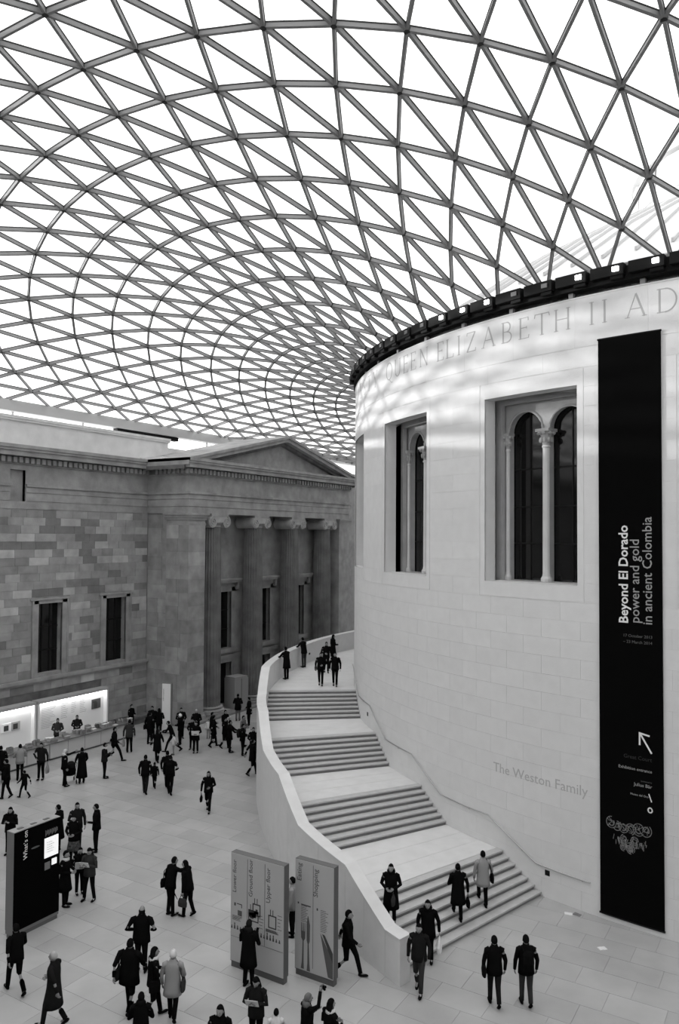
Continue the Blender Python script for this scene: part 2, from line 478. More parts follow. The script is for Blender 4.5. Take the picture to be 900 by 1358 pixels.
me3 = panel_me(6 - gp, 17.70 - ZF1 - gz); me4 = panel_me(6 - gp, 19.33 - 17.745 - gz)
for k in range(13):
    plist.append((203 + 6 * k, ZF1 + gz / 2, me3)); plist.append((200 + 6 * k, 17.745, me4))
def prank(t):
    q = to_px(cyl(RD, t[0], t[1] + .3))
    return 1e6 if q is None or q[0] > 930 or math.cos(math.radians(t[0])) * (CAM.x - RD * math.cos(math.radians(t[0]))) + math.sin(math.radians(t[0])) * (CAM.y - RD * math.sin(math.radians(t[0]))) < -2 else q[2]
plist.sort(key=prank)
for a, z, me in plist[:300]: link('panel', me, drum, (0, 0, z), math.radians(a))
mb = MB()
for a, z, me in plist[300:]:
    w_ = CW if me is me1 else PW if me is me2 else 2 * PW if me is me2b else 6
    h_ = H1 if me is me1 else H2 if me in (me2, me2b) else (17.70 - ZF1) if me is me3 else 19.33 - 17.745
    mb.sector(RS, RD, a - w_ / 2 + gp / 2, a + w_ / 2 - gp / 2, z, z + h_ - gz, 4)
o = mb.build('panels', M['drum'], drum); o['kind'] = 'stuff'
MB().sector(RS - .3, RD + .02, 190, 290, 19.33, 19.37, 40).build('coping', M['drum'], drum)
# rest of the drum round the back, plain
MB().sector(RS, RD, -69.6, 197, 0, 19.33, 80).build('plain_cladding', M['drum'], drum)
# inscription, shade of cut letters put into the grey: Roman capitals made from thick and thin strokes
def stroke(mb, pts, w, fn):
    for (x0, y0), (x1, y1) in zip(pts[:-1], pts[1:]):
        dx, dy = x1 - x0, y1 - y0; l = math.hypot(dx, dy)
        if l < 1e-6: continue
        nx, ny = -dy / l * w / 2, dx / l * w / 2; ex, ey = dx / l * w * .12, dy / l * w * .12
        q = [(x0 + nx - ex, y0 + ny - ey), (x0 - nx - ex, y0 - ny - ey), (x1 - nx + ex, y1 - ny + ey), (x1 + nx + ex, y1 + ny + ey)]
        mb.add([fn(x, y, 0) for x, y in q] + [fn(x, y, .004) for x, y in q], [(0, 1, 2, 3), (7, 6, 5, 4), (0, 4, 5, 1), (1, 5, 6, 2), (2, 6, 7, 3), (3, 7, 4, 0)])
def arc(cx, cy, rx, ry, a0, a1, n=12):
    return [(cx + rx * math.cos(math.radians(a0 + (a1 - a0) * i / n)), cy + ry * math.sin(math.radians(a0 + (a1 - a0) * i / n))) for i in range(n + 1)]
TK, TN = .085, .04
def serif(x, y, w=.2): return ([(x - w / 2, y), (x + w / 2, y)], .03)
LET = {
 'I': [([(0, 0), (0, 1)], TK), serif(0, 0.015), serif(0, .985)],
 'L': [([(-.2, 0), (-.2, 1)], TK), serif(-.2, .985), ([(-.3, .015), (.28, .015)], .03), ([(.28, .0), (.3, .18)], TN)],
 'E': [([(-.2, 0), (-.2, 1)], TK), ([(-.3, .015), (.25, .015)], .03), ([(-.3, .985), (.23, .985)], .03), ([(-.2, .52), (.15, .52)], TN), ([(.25, 0), (.28, .16)], TN), ([(.23, 1), (.24, .84)], TN), ([(.15, .46), (.15, .58)], .03)],
 'T': [([(0, 0), (0, 1)], TK), serif(0, .015), ([(-.36, .985), (.36, .985)], TN), ([(-.36, 1), (-.4, .83)], TN), ([(.36, 1), (.4, .83)], TN)],
 'H': [([(-.3, 0), (-.3, 1)], TK), ([(.3, 0), (.3, 1)], TK), ([(-.3, .52), (.3, .52)], TN), serif(-.3, .015), serif(.3, .015), serif(-.3, .985), serif(.3, .985)],
 'A': [([(-.36, 0), (0, 1)], TN), ([(0, 1), (.36, 0)], TK), ([(-.23, .36), (.23, .36)], TN), serif(-.36, .015), serif(.36, .015)],
 'D': [([(-.3, 0), (-.3, 1)], TK), ([(-.4, .015), (-.05, .015)], TN), ([(-.4, .985), (-.05, .985)], TN), (arc(-.08, .5, .44, .485, -90, 90, 14), .06)],
 'B': [([(-.22, 0), (-.22, 1)], TK), ([(-.32, .015), (0, .015)], TN), ([(-.32, .985), (0, .985)], TN), ([(-.22, .53), (0, .53)], TN), (arc(0, .755, .2, .23, -90, 90, 10), .06), (arc(0, .27, .27, .255, -90, 90, 10), .06)],
 'Z': [([(-.28, .98), (.28, .98)], TN), ([(.28, .98), (-.28, .02)], TK), ([(-.28, .02), (.3, .02)], TN), ([(-.28, 1), (-.3, .84)], TN), ([(.3, 0), (.33, .17)], TN)],
 'N': [([(-.32, 0), (-.32, 1)], TN), ([(-.32, 1), (.32, 0)], TK), ([(.32, 0), (.32, 1)], TN), serif(-.32, .015), serif(-.34, .985), serif(.32, .985)],
 'U': [([(-.3, 1), (-.3, .3)], TK), (arc(0, .32, .3, .32, 180, 360, 12), .05), ([(.3, .3), (.3, 1)], TN), serif(-.3, .985), serif(.3, .985)],
 'Q': [(arc(0, .5, .42, .5, 0, 360, 24), .06), ([(.02, .02), (.3, -.2), (.5, -.22)], TN)],
 'Y': [([(0, 0), (0, .48)], TK), ([(-.34, 1), (0, .46)], TK), ([(.34, 1), (0, .46)], TN), serif(0, .015), serif(-.34, .985), serif(.34, .985)],
 'S': [(arc(0, .74, .2, .25, 40, 270, 12), TN), (arc(0, .26, .22, .25, 90, -140, 12), TN), ([(-.14, .6), (.15, .4)], TK)],
 'J': [([(.05, 1), (.05, -.05)], TK), (arc(-.1, -.05, .15, .18, 0, -110, 6), TN), serif(.05, .985)],
 'M': [([(-.4, 0), (-.32, 1)], TN), ([(-.32, 1), (0, .05)], TK), ([(0, .05), (.32, 1)], TN), ([(.32, 1), (.4, 0)], TK), serif(-.4, .015), serif(.4, .015)],
}
LH = .72
INS = [('M', 211.5), ('A', 214.4), ('J', 216.6), ('E', 218.9), ('S', 221.4), ('T', 223.8), ('Y', 226.35), ('Q', 230.9), ('U', 233.1), ('E', 235.0), ('E', 236.6), ('N', 238.6),
       ('E', 241.44), ('L', 242.9), ('I', 244.23), ('Z', 245.9), ('A', 248.1), ('B', 250.24), ('E', 252.1), ('T', 253.92), ('H', 255.85), ('I', 258.48), ('I', 259.56), ('A', 262.06), ('D', 264.41), ('M', 268.2), ('M', 270.9)]
for ch, a in INS:
    mb = MB()
    for pts, w in LET[ch]:
        stroke(mb, pts, w, lambda x, y, d, a=a: cyl(RD - .001 + d, a + math.degrees(x * LH / RD), 18.4 + y * LH))
    mb.build('letter', M['letter'], drum)
mb = text_on('The Weston Family', math.radians(258.0 - 248.7) * RD, lambda x, y, d: cyl(RD - .001 + d, 248.7 + math.degrees(x / RD), 3.58 + y), .004)  # thin raised lettering, groove shade carried by its grey
mb.build('inscription', M['letter_faint'], drum)

# ------------------------------------------------------------------ dark ring above the drum, spotlights, clerestory posts
ring = MB().sector(20.75, 22.34, 0, 360, 19.58, 20.02, 120).build('trim_1', M['black']); ring['kind'] = 'structure'
MB().sector(20.7, 22.30, 0, 360, 20.02, 20.12, 120).build('flashing', M['kiosk_grey'], ring)
for k in range(44):
    a = 202.5 + 6 * k if k < 13 else 0
    if not a: continue
    MB().sector(22.0, 22.14, a - .2, a + .2, 19.36, 19.6, 1).build('post', M['old'], ring)
mb = MB()
for k in range(39): mb.sector(22.02, 22.05, 199 + 2 * k + .03, 201 + 2 * k - .03, 19.37, 19.58, 1)
mb.build('clerestory_glass', M['glass_clear'], ring)
lit = {242.3: 1, 245.3: 1, 248.3: 1, 249.8: 2, 257.6: 1, 260.65: 1, 263.65: 1}
cnt_, WORD = {}, []
for (ch, an), w_ in zip(INS, 'MAJESTY' + 'QUEEN' + 'ELIZABETH' + 'II' + 'AD' + 'MM'):
    pass
_i = 0
for wd_, n_ in (('MAJESTY', 7), ('QUEEN', 5), ('ELIZABETH', 9), ('II', 2), ('AD', 2), ('MM', 2)):
    for q in range(n_):
        ch, an = INS[_i]; _i += 1
        tot = wd_.count(ch); nth = wd_[:q + 1].count(ch)
        WORD.append((an, ('first ' if tot > 1 and nth == 1 else 'second ' if tot > 1 else '') + ch + ' of ' + wd_ if wd_ != 'II' else ('first' if q == 0 else 'second') + ' stroke of the numeral II'))
used_ = set()
a = 212.3
while a < 275:
    on = any(abs(a - q) < .6 for q in lit)
    t = empty('spotlight', cyl(22.45, a, 19.6))
    inv = Vector(t.location)
    mb = MB(); mb.sector(22.25, 22.56, a - 2.05, a + .6, 19.72, 20.06, 3); mb.build('housing', M['black'], t, loc=-inv)
    mb = MB(); mb.sector(22.34, 22.5, a - .5, a + .5, 19.62, 19.72, 1); mb.build('bracket', M['black'], t, loc=-inv)
    mb = MB(); mb.sector(22.55, 22.6, a - .24 if on else a - .3, a + .24, 19.83, 19.97, 3); mb.build('lens', M['lamp' if on else 'kiosk_grey'], t, loc=-inv)
    near = min((q for q in WORD if q[1] not in used_), key=lambda q: abs(q[0] - a)); used_.add(near[1])
    tag(t, ('lit spotlight' if on else 'unlit dark spotlight box') + ' on the black ring above the ' + near[1], 'spotlight', 'spotlights on the black ring')
    a += 3.03
# dome of the reading room, seen through the roof
mb = MB(); mb.lathe([(20.2, 18.5), (20.2, 20.9), (19.2, 21.6), (18, 22.4), (15, 24.35), (12, 26.0), (9.5, 27.2), (7.6, 28.1), (7.3, 28.3)], 80)
dome = mb.build('roof_dome', M['dome'], smooth=False); dome['kind'] = 'structure'
rib_me = MB()
for (r0, z0), (r1, z1) in zip([(19.3, 21.55), (18, 22.4), (15, 24.35), (12, 26.0), (9.5, 27.2)], [(18, 22.4), (15, 24.35), (12, 26.0), (9.5, 27.2), (7.6, 28.1)]):
    rib_me.add([(r0, -.05, z0), (r0, .05, z0), (r1, .05, z1), (r1, -.05, z1), (r0, -.05, z0 + .14), (r0, .05, z0 + .14), (r1, .05, z1 + .14), (r1, -.05, z1 + .14)], [(0, 1, 2, 3), (7, 6, 5, 4), (0, 4, 5, 1), (2, 6, 7, 3), (1, 5, 6, 2), (0, 3, 7, 4)])
rib_me = rib_me.mesh('rib', M['dome_rib'])
for k in range(100): link('rib', rib_me, dome, rz=2 * PI * k / 100)
mb = MB(); mb.lathe([(7.0, 28.2), (7.0, 29.0), (6.9, 30.9), (7.2, 31.0), (7.2, 31.4), (5, 32.2), (2, 32.8), (.3, 33)], 40); mb.build('lantern', M['dome'], dome)
for k in range(20):
    MB().rbox(7.0, 0, 0, .06, .55, 29.1, 30.8).build('lantern_window', M['attic'], dome).rotation_euler = (0, 0, 2 * PI * k / 20)

# ------------------------------------------------------------------ arched windows in the drum (old wall seen through the new cladding)
def arch_poly(a0, a1, z0, zs, n=14):
    """outline in (degrees, z): straight jambs to the springing, then a half circle"""
    c = (a0 + a1) / 2; hw = (a1 - a0) / 2; hr = math.radians(hw) * 21.0
    return [(a0, z0), (a1, z0)] + [(c + hw * math.cos(PI * i / n), zs + hr * math.sin(PI * i / n)) for i in range(n + 1)]
for wi, w in enumerate(WIN[:5]):
    win = empty('window_%d' % (wi + 1), cyl(21.2, w, ZO0)); win['kind'] = 'structure'
    iv = -Vector(win.location)
    fn = lambda a, z, d: cyl(d, a, z)
    # moulded rectangular casing of the old wall
    mb = MB()
    plate(mb, [(w - 5.5, ZO0 - .1), (w, ZO0 - .1), (w + 5.5, ZO0 - .1), (w + 5.5, ZO1 + .5), (w + 2.7, ZO1 + .5), (w, ZO1 + .5), (w - 2.7, ZO1 + .5), (w - 5.5, ZO1 + .5)],
          [[(w - 4.7, ZO0), (w - 4.7, 16.42), (w - 2.4, 16.42), (w, 16.42), (w + 2.4, 16.42), (w + 4.7, 16.42), (w + 4.7, ZO0), (w, ZO0)]], fn, 21.2, 21.36)
    mb.build('casing', M['old_light'], win, loc=iv)
    mb = MB()
    A1 = arch_poly(w - 4.35, w - .36, ZO0 + .02, 15.42); A2 = arch_poly(w + .36, w + 4.35, ZO0 + .02, 15.42)
    top = [(w - 5.2 + 10.4 * i / 8, 16.9) for i in range(9)][::-1]
    plate(mb, [(w - 5.2 + 10.4 * i / 8, ZO0 - .1) for i in range(9)] + top, [A1[::-1], A2[::-1]], fn, 20.86, 21.12)
    mb.build('arched_frame', M['old_light'], win, loc=iv)
    for P_ in (A1, A2):                          # raised moulding round each arch head
        mb = MB(); mb.tube([cyl(21.13, a, z) for a, z in P_[2:]], .045, 6); mb.build('arch_moulding', M['old_light'], win, loc=iv)
    for ca, full in ((w, 1), (w - 4.5, .6), (w + 4.5, .6)):
        c = cyl(21.12, ca, 0)
        mb = MB(); mb.lathe([(.2 * full, ZO0), (.2 * full, ZO0 + .12), (.15 * full, ZO0 + .2), (.135 * full, ZO0 + .3), (.125 * full, 14.75), (.16 * full, 14.8), (.13 * full, 14.86)], 12, c)
        col_ = mb.build('colonnette', M['landing'], win, smooth=False, loc=iv)
        mb = MB(); mb.lathe([(.13 * full, 14.84), (.15 * full, 15.0), (.2 * full, 15.2), (.27 * full, 15.33)], 12, c)
        for q in range(8):                       # leaves and volutes of the capital
            an = q * PI / 4; rr = .2 * full
            mb.ball((c[0] + rr * math.cos(an), c[1] + rr * math.sin(an), 15.04), .06 * full, .06 * full, .1, 6, 4)
            mb.ball((c[0] + rr * 1.35 * math.cos(an), c[1] + rr * 1.35 * math.sin(an), 15.27), .07 * full, .07 * full, .06, 6, 4)
        mb.rbox(c[0], c[1], math.radians(ca), .27 * full, .27 * full, 15.32, 15.42)
        mb.build('capital', M['old_light'], col_)
    for a0, a1 in ((w - 4.6, w), (w, w + 4.6)):
        MB().sector(20.80, 20.82, a0, a1, ZO0, 16.8, 4).build('glazing', M['glass_dark'], win, loc=iv)
    for z in (11.45, 12.75, 14.1):
        MB().sector(20.82, 20.86, w - 4.5, w + 4.5, z - .025, z + .025, 6).build('transom', M['frame_dark'], win, loc=iv)
    for a in (w - 2.35, w + 2.35):
        MB().sector(20.82, 20.85, a - .06, a + .06, ZO0, 16.6, 1).build('glazing_bar', M['frame_dark'], win, loc=iv)
    MB().sector(20.4, 20.5, w - 6.5, w + 6.5, ZO0 - .3, 17, 8).build('black_backing', M['black'], win, loc=iv)  # black sheet stands in for the unlit space behind the window

# ------------------------------------------------------------------ exhibition banner on the drum
RB = 22.31
ban = MB(); ban.sector(RD + .02, RB, 259.08, 263.95, .21, 17.87, 8)
bo = link('banner', ban.mesh('banner', M['cloth_banner']), None)
tag(bo, 'tall black exhibition banner with white lettering hanging down the pale drum', 'banner')
MB().tube([cyl(RB - .02, 259.0 + .125 * i, 17.87) for i in range(41)], .03, 6).build('top_rod', M['black'], bo)
MB().tube([cyl(RB - .02, 259.0 + .125 * i, .2) for i in range(41)], .03, 6).build('bottom_rod', M['black'], bo)
def up_text(s, a_base, z0, z1, m, nm_='title_lettering'):
    mb = text_on(s, z1 - z0, lambda x, y, d: cyl(RB + d, a_base - math.degrees(y / RB), z0 + x), .004, None, .018 if 'Beyond' in s else .004)
    mb.build(nm_, m, bo)
up_text('Beyond El Dorado', 261.38, 9.10, 12.05, M['print_white'])
up_text('power and gold', 262.25, 9.13, 11.62, M['print_grey'])
up_text('in ancient Colombia', 263.2, 9.10, 12.30, M['print_grey'])
def flat_text(s, a0, a1, z, m, nm_='small_lettering', h=None):
    mb = text_on(s, math.radians(a1 - a0) * RB, lambda x, y, d: cyl(RB + d, a0 + math.degrees(x / RB), z + y), .004, h)
    mb.build(nm_, m, bo)
flat_text('17 October 2013', 261.05, 263.2, 8.68, M['print_dim'])
flat_text('– 23 March 2014', 261.0, 263.2, 8.50, M['print_dim'])
flat_text('Great Court', 261.0, 263.12, 5.05, mat('faint_print', .03, .8))
flat_text('Exhibition entrance', 260.6, 263.12, 4.72, M['print_grey'])
flat_text('Sponsored by', 262.3, 263.12, 4.42, M['print_dim'])
flat_text('Julius Bär', 261.75, 263.12, 4.27, M['print_grey'], 'sponsor_lettering')
flat_text('Museo del Oro', 261.5, 262.85, 3.98, M['print_grey'], 'sponsor_lettering')
def bstroke(mb, pts, w): stroke(mb, pts, w, lambda x, y, d: cyl(RB + d, 259.08 + math.degrees(x / RB), y))
bx = lambda a: math.radians(a - 259.08) * RB
mb = MB(); bstroke(mb, [(bx(263.1), 5.30), (bx(262.25), 5.84)], .05); bstroke(mb, [(bx(262.22), 5.30 + .2), (bx(262.22), 5.87)], .05); bstroke(mb, [(bx(262.2), 5.85), (bx(262.95), 5.80)], .05)
mb.build('arrow_sign', M['print_white'], bo)
mb = MB(); bstroke(mb, [(bx(262.88), 4.10), (bx(263.08), 3.88)], .03); mb.build('slash_sign', M['print_white'], bo)
mb = MB(); bstroke(mb, arc(bx(262.97), 3.63, .06, .07, 0, 360, 14), .035); mb.build('ring_sign', M['print_white'], bo)
mb = MB(); r2 = random.Random(3)               # a spread of hammered discs and pendants, plain ornament
for cx_, cz, rr in ((260.0, 3.02, .17), (260.45, 2.95, .14), (260.95, 2.95, .16), (261.5, 2.94, .16), (262.1, 2.98, .18), (262.65, 3.0, .18), (261.0, 2.62, .12), (261.4, 2.55, .13), (261.8, 2.62, .12), (260.95, 2.36, .11), (261.5, 2.34, .13)):
    t0_ = r2.uniform(0, 360)
    bstroke(mb, arc(bx(cx_), cz, rr * .9, rr, t0_, t0_ + r2.uniform(200, 330), 14), .022); bstroke(mb, arc(bx(cx_), cz, rr * .5, rr * .6, t0_ + 120, t0_ + 120 + r2.uniform(120, 300), 10), .03)
    for q in range(5): bstroke(mb, [(bx(cx_) + r2.uniform(-.8, .8) * rr, cz + r2.uniform(-.8, .8) * rr) for _q in (0, 1)], .014)
for k in range(60):
    cx_ = 260.1 + r2.random() * 2.7; cz = 2.75 - r2.random() * .15 - .25 * (1 - abs(cx_ - 261.4) / 1.5)
    bstroke(mb, [(bx(cx_), cz), (bx(cx_ + r2.uniform(-.1, .15)), cz - r2.uniform(.06, .16))], .016)
mb.build('ornament_print', M['gold'], bo)

# ------------------------------------------------------------------ staircase curling round the drum
FL = [(253.8, 249.15), (242.5, 237.8), (231.4, 226.7), (220.0, 215.3)]
RO = [(150, 25.75), (170, 25.65), (182, 25.78), (190, 25.97), (199, 26.22), (209, 26.64), (216, 26.97), (227, 27.45), (233.3, 27.86), (242.3, 28.54), (250, 29.12), (254.7, 29.45), (262, 30)]
def r_out(a):
    for (a0, r0), (a1, r1) in zip(RO[:-1], RO[1:]):
        if a <= a1: return r0 + (r1 - r0) * (a - a0) / (a1 - a0)
    return RO[-1][1]
def r_in(a): return r_out(a) - .40
def r_mid(a): return r_out(a) - .2
st = empty('staircase', cyl(25, 253.8, 0))
tag(st, 'broad pale stone staircase of four flights curling up round the drum', 'staircase')
si = -Vector(st.location)
for fI, (a0, a1) in enumerate(FL):
    da = (a0 - a1) / 7
    for k in range(7):
        z1 = fI + (k + 1) / 7; z0 = fI + k / 7
        b1 = a0 - da * k; b0 = a0 - da * (k + 1) - .05
        mb = MB()
        mb.sector(RD + .01, r_mid, b0, b1 - .10, max(z0 - .05, 0.0), z1 - .052, 1, 0)      # riser set back, its shade put into the darker colour
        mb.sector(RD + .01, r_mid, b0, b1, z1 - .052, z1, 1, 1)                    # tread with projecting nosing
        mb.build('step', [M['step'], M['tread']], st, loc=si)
for (b0, b1, z) in ((242.5, 249.15, 1.0), (231.4, 237.8, 2.0), (220.0, 226.7, 3.0), (150, 215.3, 4.0)):
    n = max(2, round((b1 - b0) / 2.2))
    for q in range(n):
        c0 = b0 + (b1 - b0) * q / n; c1 = b0 + (b1 - b0) * (q + 1) / n
        mb = MB()
        m_ = [(RD + .01, 24.4), (24.4, 26.2), (26.2, None)]
        mb.sector(RD + .01, r_mid, c0 + .012, c1 - .012, z - .3, z, 2)
        mb.build('landing_slab', M['landing'], st, loc=si)
def zpar(a):
    K = [(150, 5.15), (215.2, 5.15), (219.5, 4.2), (226.9, 4.2), (231.8, 3.2), (238.3, 3.2), (242.9, 2.22), (249.6, 2.22), (253.4, 1.22), (260, 1.22)]
    for (a0, z0), (a1, z1) in zip(K[:-1], K[1:]):
        if a <= a1: return z0 + (z1 - z0) * (a - a0) / (a1 - a0)
    return 1.22
brk = [150, 165, 180, 186, 192, 198, 203, 208, 212, 215.2, 219.5, 223.2, 226.9, 229.4, 231.8, 235, 238.3, 240.6, 242.9, 246.2, 249.6, 251.5, 253.4, 254.62]
for b0, b1 in zip(brk[:-1], brk[1:]):
    mb = MB(); g = .012
    mb.sector(r_in, r_out, b0 + g, b1 - g, 0.0, lambda a: zpar(a) - .006, max(1, round((b1 - b0) / 1.0)))
    mb.build('parapet_panel', M['parapet'], st, loc=si)
mb = MB()
for b0, b1 in zip(brk[:-1], brk[1:]):
    mb.sector(lambda a: r_in(a) - .012, lambda a: r_out(a) + .012, b0, b1, lambda a: zpar(a) - .05, lambda a: zpar(a), max(1, round(b1 - b0)))
mb.build('parapet_coping', M['landing'], st, loc=si)
# handrail on the drum side
hp = [(258.3, 1.0), (256, 1.0), (253.4, 1.03), (248.3, 2.04), (245.2, 2.03), (241.9, 2.06), (236.9, 3.06), (233.5, 3.06), (230.8, 3.07), (225.5, 4.06), (222, 4.05), (219.6, 4.06), (214.6, 5.06), (212.3, 5.08)]
pts = []
for (a0, z0), (a1, z1) in zip(hp[:-1], hp[1:]):
    for q in range(4): pts.append(cyl(RD + .09, a0 + (a1 - a0) * q / 4, z0 + (z1 - z0) * q / 4))
pts.append(cyl(RD + .09, *hp[-1]))
hr = MB().tube(pts, .024, 8).build('handrail', M['rail'], st, smooth=True, loc=si)
for a, z in [(257.6, 1.0), (252, 1.3), (245.9, 2.03), (240, 2.44), (234, 3.06), (229, 3.4), (222.5, 4.05), (217, 4.6)]:
    mb = MB(); mb.tube([cyl(RD, a, z - .05), cyl(RD + .09, a, z - .05), cyl(RD + .09, a, z)], .012, 6); mb.build('bracket', M['rail'], hr)
for a, z in ((254.35, .72), (223.9, 3.45)):
    mb = MB(); mb.sector(RD, RD + .012, a - .22, a + .22, z, z + .17, 1); mb.build('wall_light', M['black'], st, loc=si)
for a, z in ((205, 4.45), (196, 4.45), (188, 4.45)):
    mb = MB(); mb.sector(lambda q: r_in(q) - .01, lambda q: r_in(q), a - .25, a + .25, z, z + .12, 1); mb.build('wall_light', M['black'], st, loc=si)

# ------------------------------------------------------------------ west wall of the quadrangle
XW = -35.0
west = empty('wall_west', (XW, -20, 0)); west['kind'] = 'structure'
wv = -Vector(west.location)
WY = [-17.85, -13.05, -22.65, -27.45]          # window centre lines
def cells(mb, ys, zs, skip, x0, x1, mi=0):
    for y0, y1 in zip(ys[:-1], ys[1:]):
        for z0, z1 in zip(zs[:-1], zs[1:]):
            if not skip((y0 + y1) / 2, (z0 + z1) / 2): mb.box(x0, x1, y0, y1, z0, z1, mi)
WHW, WZ0, WZ1 = .80, 3.98, 7.83
isw = lambda y, z: WZ0 < z < WZ1 and any(abs(y - c) < WHW for c in WY)
isn = lambda y, z: 13.44 < z < 15.13 and -20.58 < y < -19.62
mb = MB()
ys = sorted([-51.5, -10.45, -20.58, -19.62] + [c + s * WHW for c in WY for s in (-1, 1)])
cells(mb, ys, [0, WZ0, WZ1, 13.44, 15.13, 16.4], lambda y, z: isw(y, z) or isn(y, z), XW - .9, XW - .02)
mb.box(XW - .9, XW - .22, -20.58, -19.62, 13.44, 15.13)
mb.build('core', M['old'], west, loc=wv)
# ashlar blocks: one mesh, resized; tones differ block by block
M['block'] = mat('ashlar_block', .29, .85, .22, 1.5, .35, 16, rand=.0)
nt = M['block'].node_tree; bs = nt.nodes['Principled BSDF']
oi = nt.nodes.new('ShaderNodeObjectInfo'); rp = nt.nodes.new('ShaderNodeValToRGB'); rp.color_ramp.interpolation = 'CONSTANT'
el = rp.color_ramp.elements
el[0].position = 0; el[0].color = (.62, .62, .62, 1); el[1].position = .14; el[1].color = (.80, .80, .80, 1)
for p_, v_ in ((.3, .94), (.5, 1.04), (.72, 1.15), (.86, 1.32), (.95, 1.5)):
    e_ = el.new(p_); e_.color = (v_, v_, v_, 1)
mx = nt.nodes.new('ShaderNodeMath'); mx.operation = 'MULTIPLY'
old_link = bs.inputs['Base Color'].links[0].from_socket
nt.links.new(oi.outputs['Random'], rp.inputs['Fac']); nt.links.new(rp.outputs['Color'], mx.inputs[0]); nt.links.new(old_link, mx.inputs[1]); nt.links.new(mx.outputs[0], bs.inputs['Base Color'])
bmesh_ = MB().box(-.5, .5, -.5, .5, -.5, .5).mesh('block', M['block'])
def blocks(y0, y1, z0, z1, nc, skip, x, seed, lo=.75, hi=1.45):
    r_ = random.Random(seed); out = []; ch = (z1 - z0) / nc
    for c in range(nc):
        y = y0
        while y < y1 - .02:
            l = min(r_.uniform(lo, hi), y1 - y)
            if y1 - y - l < .35: l = y1 - y
            za, zb = z0 + c * ch, z0 + (c + 1) * ch
            # cut round openings
            segs = [(y, y + l)]
            for c0, c1, q0, q1 in skip:
                if zb > q0 + .02 and za < q1 - .02:
                    ns = []
                    for s0, s1 in segs:
                        if s1 <= c0 or s0 >= c1: ns.append((s0, s1))
                        else:
                            if s0 < c0 - .1: ns.append((s0, c0))
                            if s1 > c1 + .1: ns.append((c1, s1))
                    segs = ns
            for s0, s1 in segs: out.append((x, s0, s1, za, zb))
            y += l
    return out
sk = [(c - WHW - .42, c + WHW + .42, 3.8, WZ1 + .27) for c in WY]
bl = blocks(-25.0, -10.5, 3.82, 13.02, 21, sk, XW, 5) + blocks(-25.0, -10.5, .45, 3.5, 7, [(-25.2, -14.2, 0, 2.7)], XW + .1, 9)
def place_blocks(bl, parent, org, limit=300, nx=.02):
    bl = sorted(bl, key=lambda b: dist_px(b[0], (b[1] + b[2]) / 2, (b[3] + b[4]) / 2))
    for x, y0, y1, z0, z1 in bl[:limit]:
        o = link('block', bmesh_, parent, Vector((x - .06 + rnd.uniform(-.004, .004), (y0 + y1) / 2, (z0 + z1) / 2)) - org)
        o.scale = (.12, y1 - y0 - .012, z1 - z0 - .012)
    mb = MB()
    for x, y0, y1, z0, z1 in bl[limit:]: mb.box(x - .12, x, y0 + .006, y1 - .006, z0 + .006, z1 - .006)
    if mb.v: o = mb.build('blocks', M['old'], parent, loc=-org); o['kind'] = 'stuff'
place_blocks(bl, west, Vector(west.location))
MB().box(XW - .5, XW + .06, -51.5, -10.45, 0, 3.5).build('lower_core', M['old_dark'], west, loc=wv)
MB().box(XW - .3, XW + .26, -51.5, -10.5, 3.62, 3.80).box(XW - .3, XW + .16, -51.5, -10.5, 3.5, 3.62).build('ledge', M['old'], west, loc=wv)
# entablature profile shared by wall and portico: (projection, z0, z1)
PROF = [('fascia', .0, 13.04, 13.46), ('fascia', .03, 13.47, 13.92), ('fascia', .06, 13.93, 14.24), ('fillet', .14, 14.24, 14.38), ('frieze', .0, 14.38, 15.42), ('fillet', .09, 15.42, 15.50), ('dentil_band', .14, 15.50, 15.80), ('corona', .58, 15.84, 16.10), ('cyma', .66, 16.10, 16.24), ('cyma', .72, 16.24, 16.42)]
for nm_, p_, z0, z1 in PROF:
    mb = MB()
    if z0 < 15.13 and z1 > 13.44:
        for y0, y1 in ((-51.5, -20.58), (-19.62, -10.5)): mb.box(XW - .5, XW + p_ + .02, y0, y1, z0, z1)
        if z0 < 13.44 : mb.box(XW - .5, XW + p_ + .02, -20.58, -19.62, z0, 13.44)
        if z1 > 15.13: mb.box(XW - .5, XW + p_ + .02, -20.58, -19.62, 15.13, z1)
    else: mb.box(XW - .5, XW + p_ + .02, -51.5, -10.5, z0, z1)
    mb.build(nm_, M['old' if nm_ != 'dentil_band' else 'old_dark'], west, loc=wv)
dent_w = MB().box(0, .16, -.11, .11, 15.50, 15.79).mesh('dentil', M['old'])
y = -10.75
while y > -27: link('dentil', dent_w, west, Vector((XW + .14, y, 0)) + wv); y -= .36
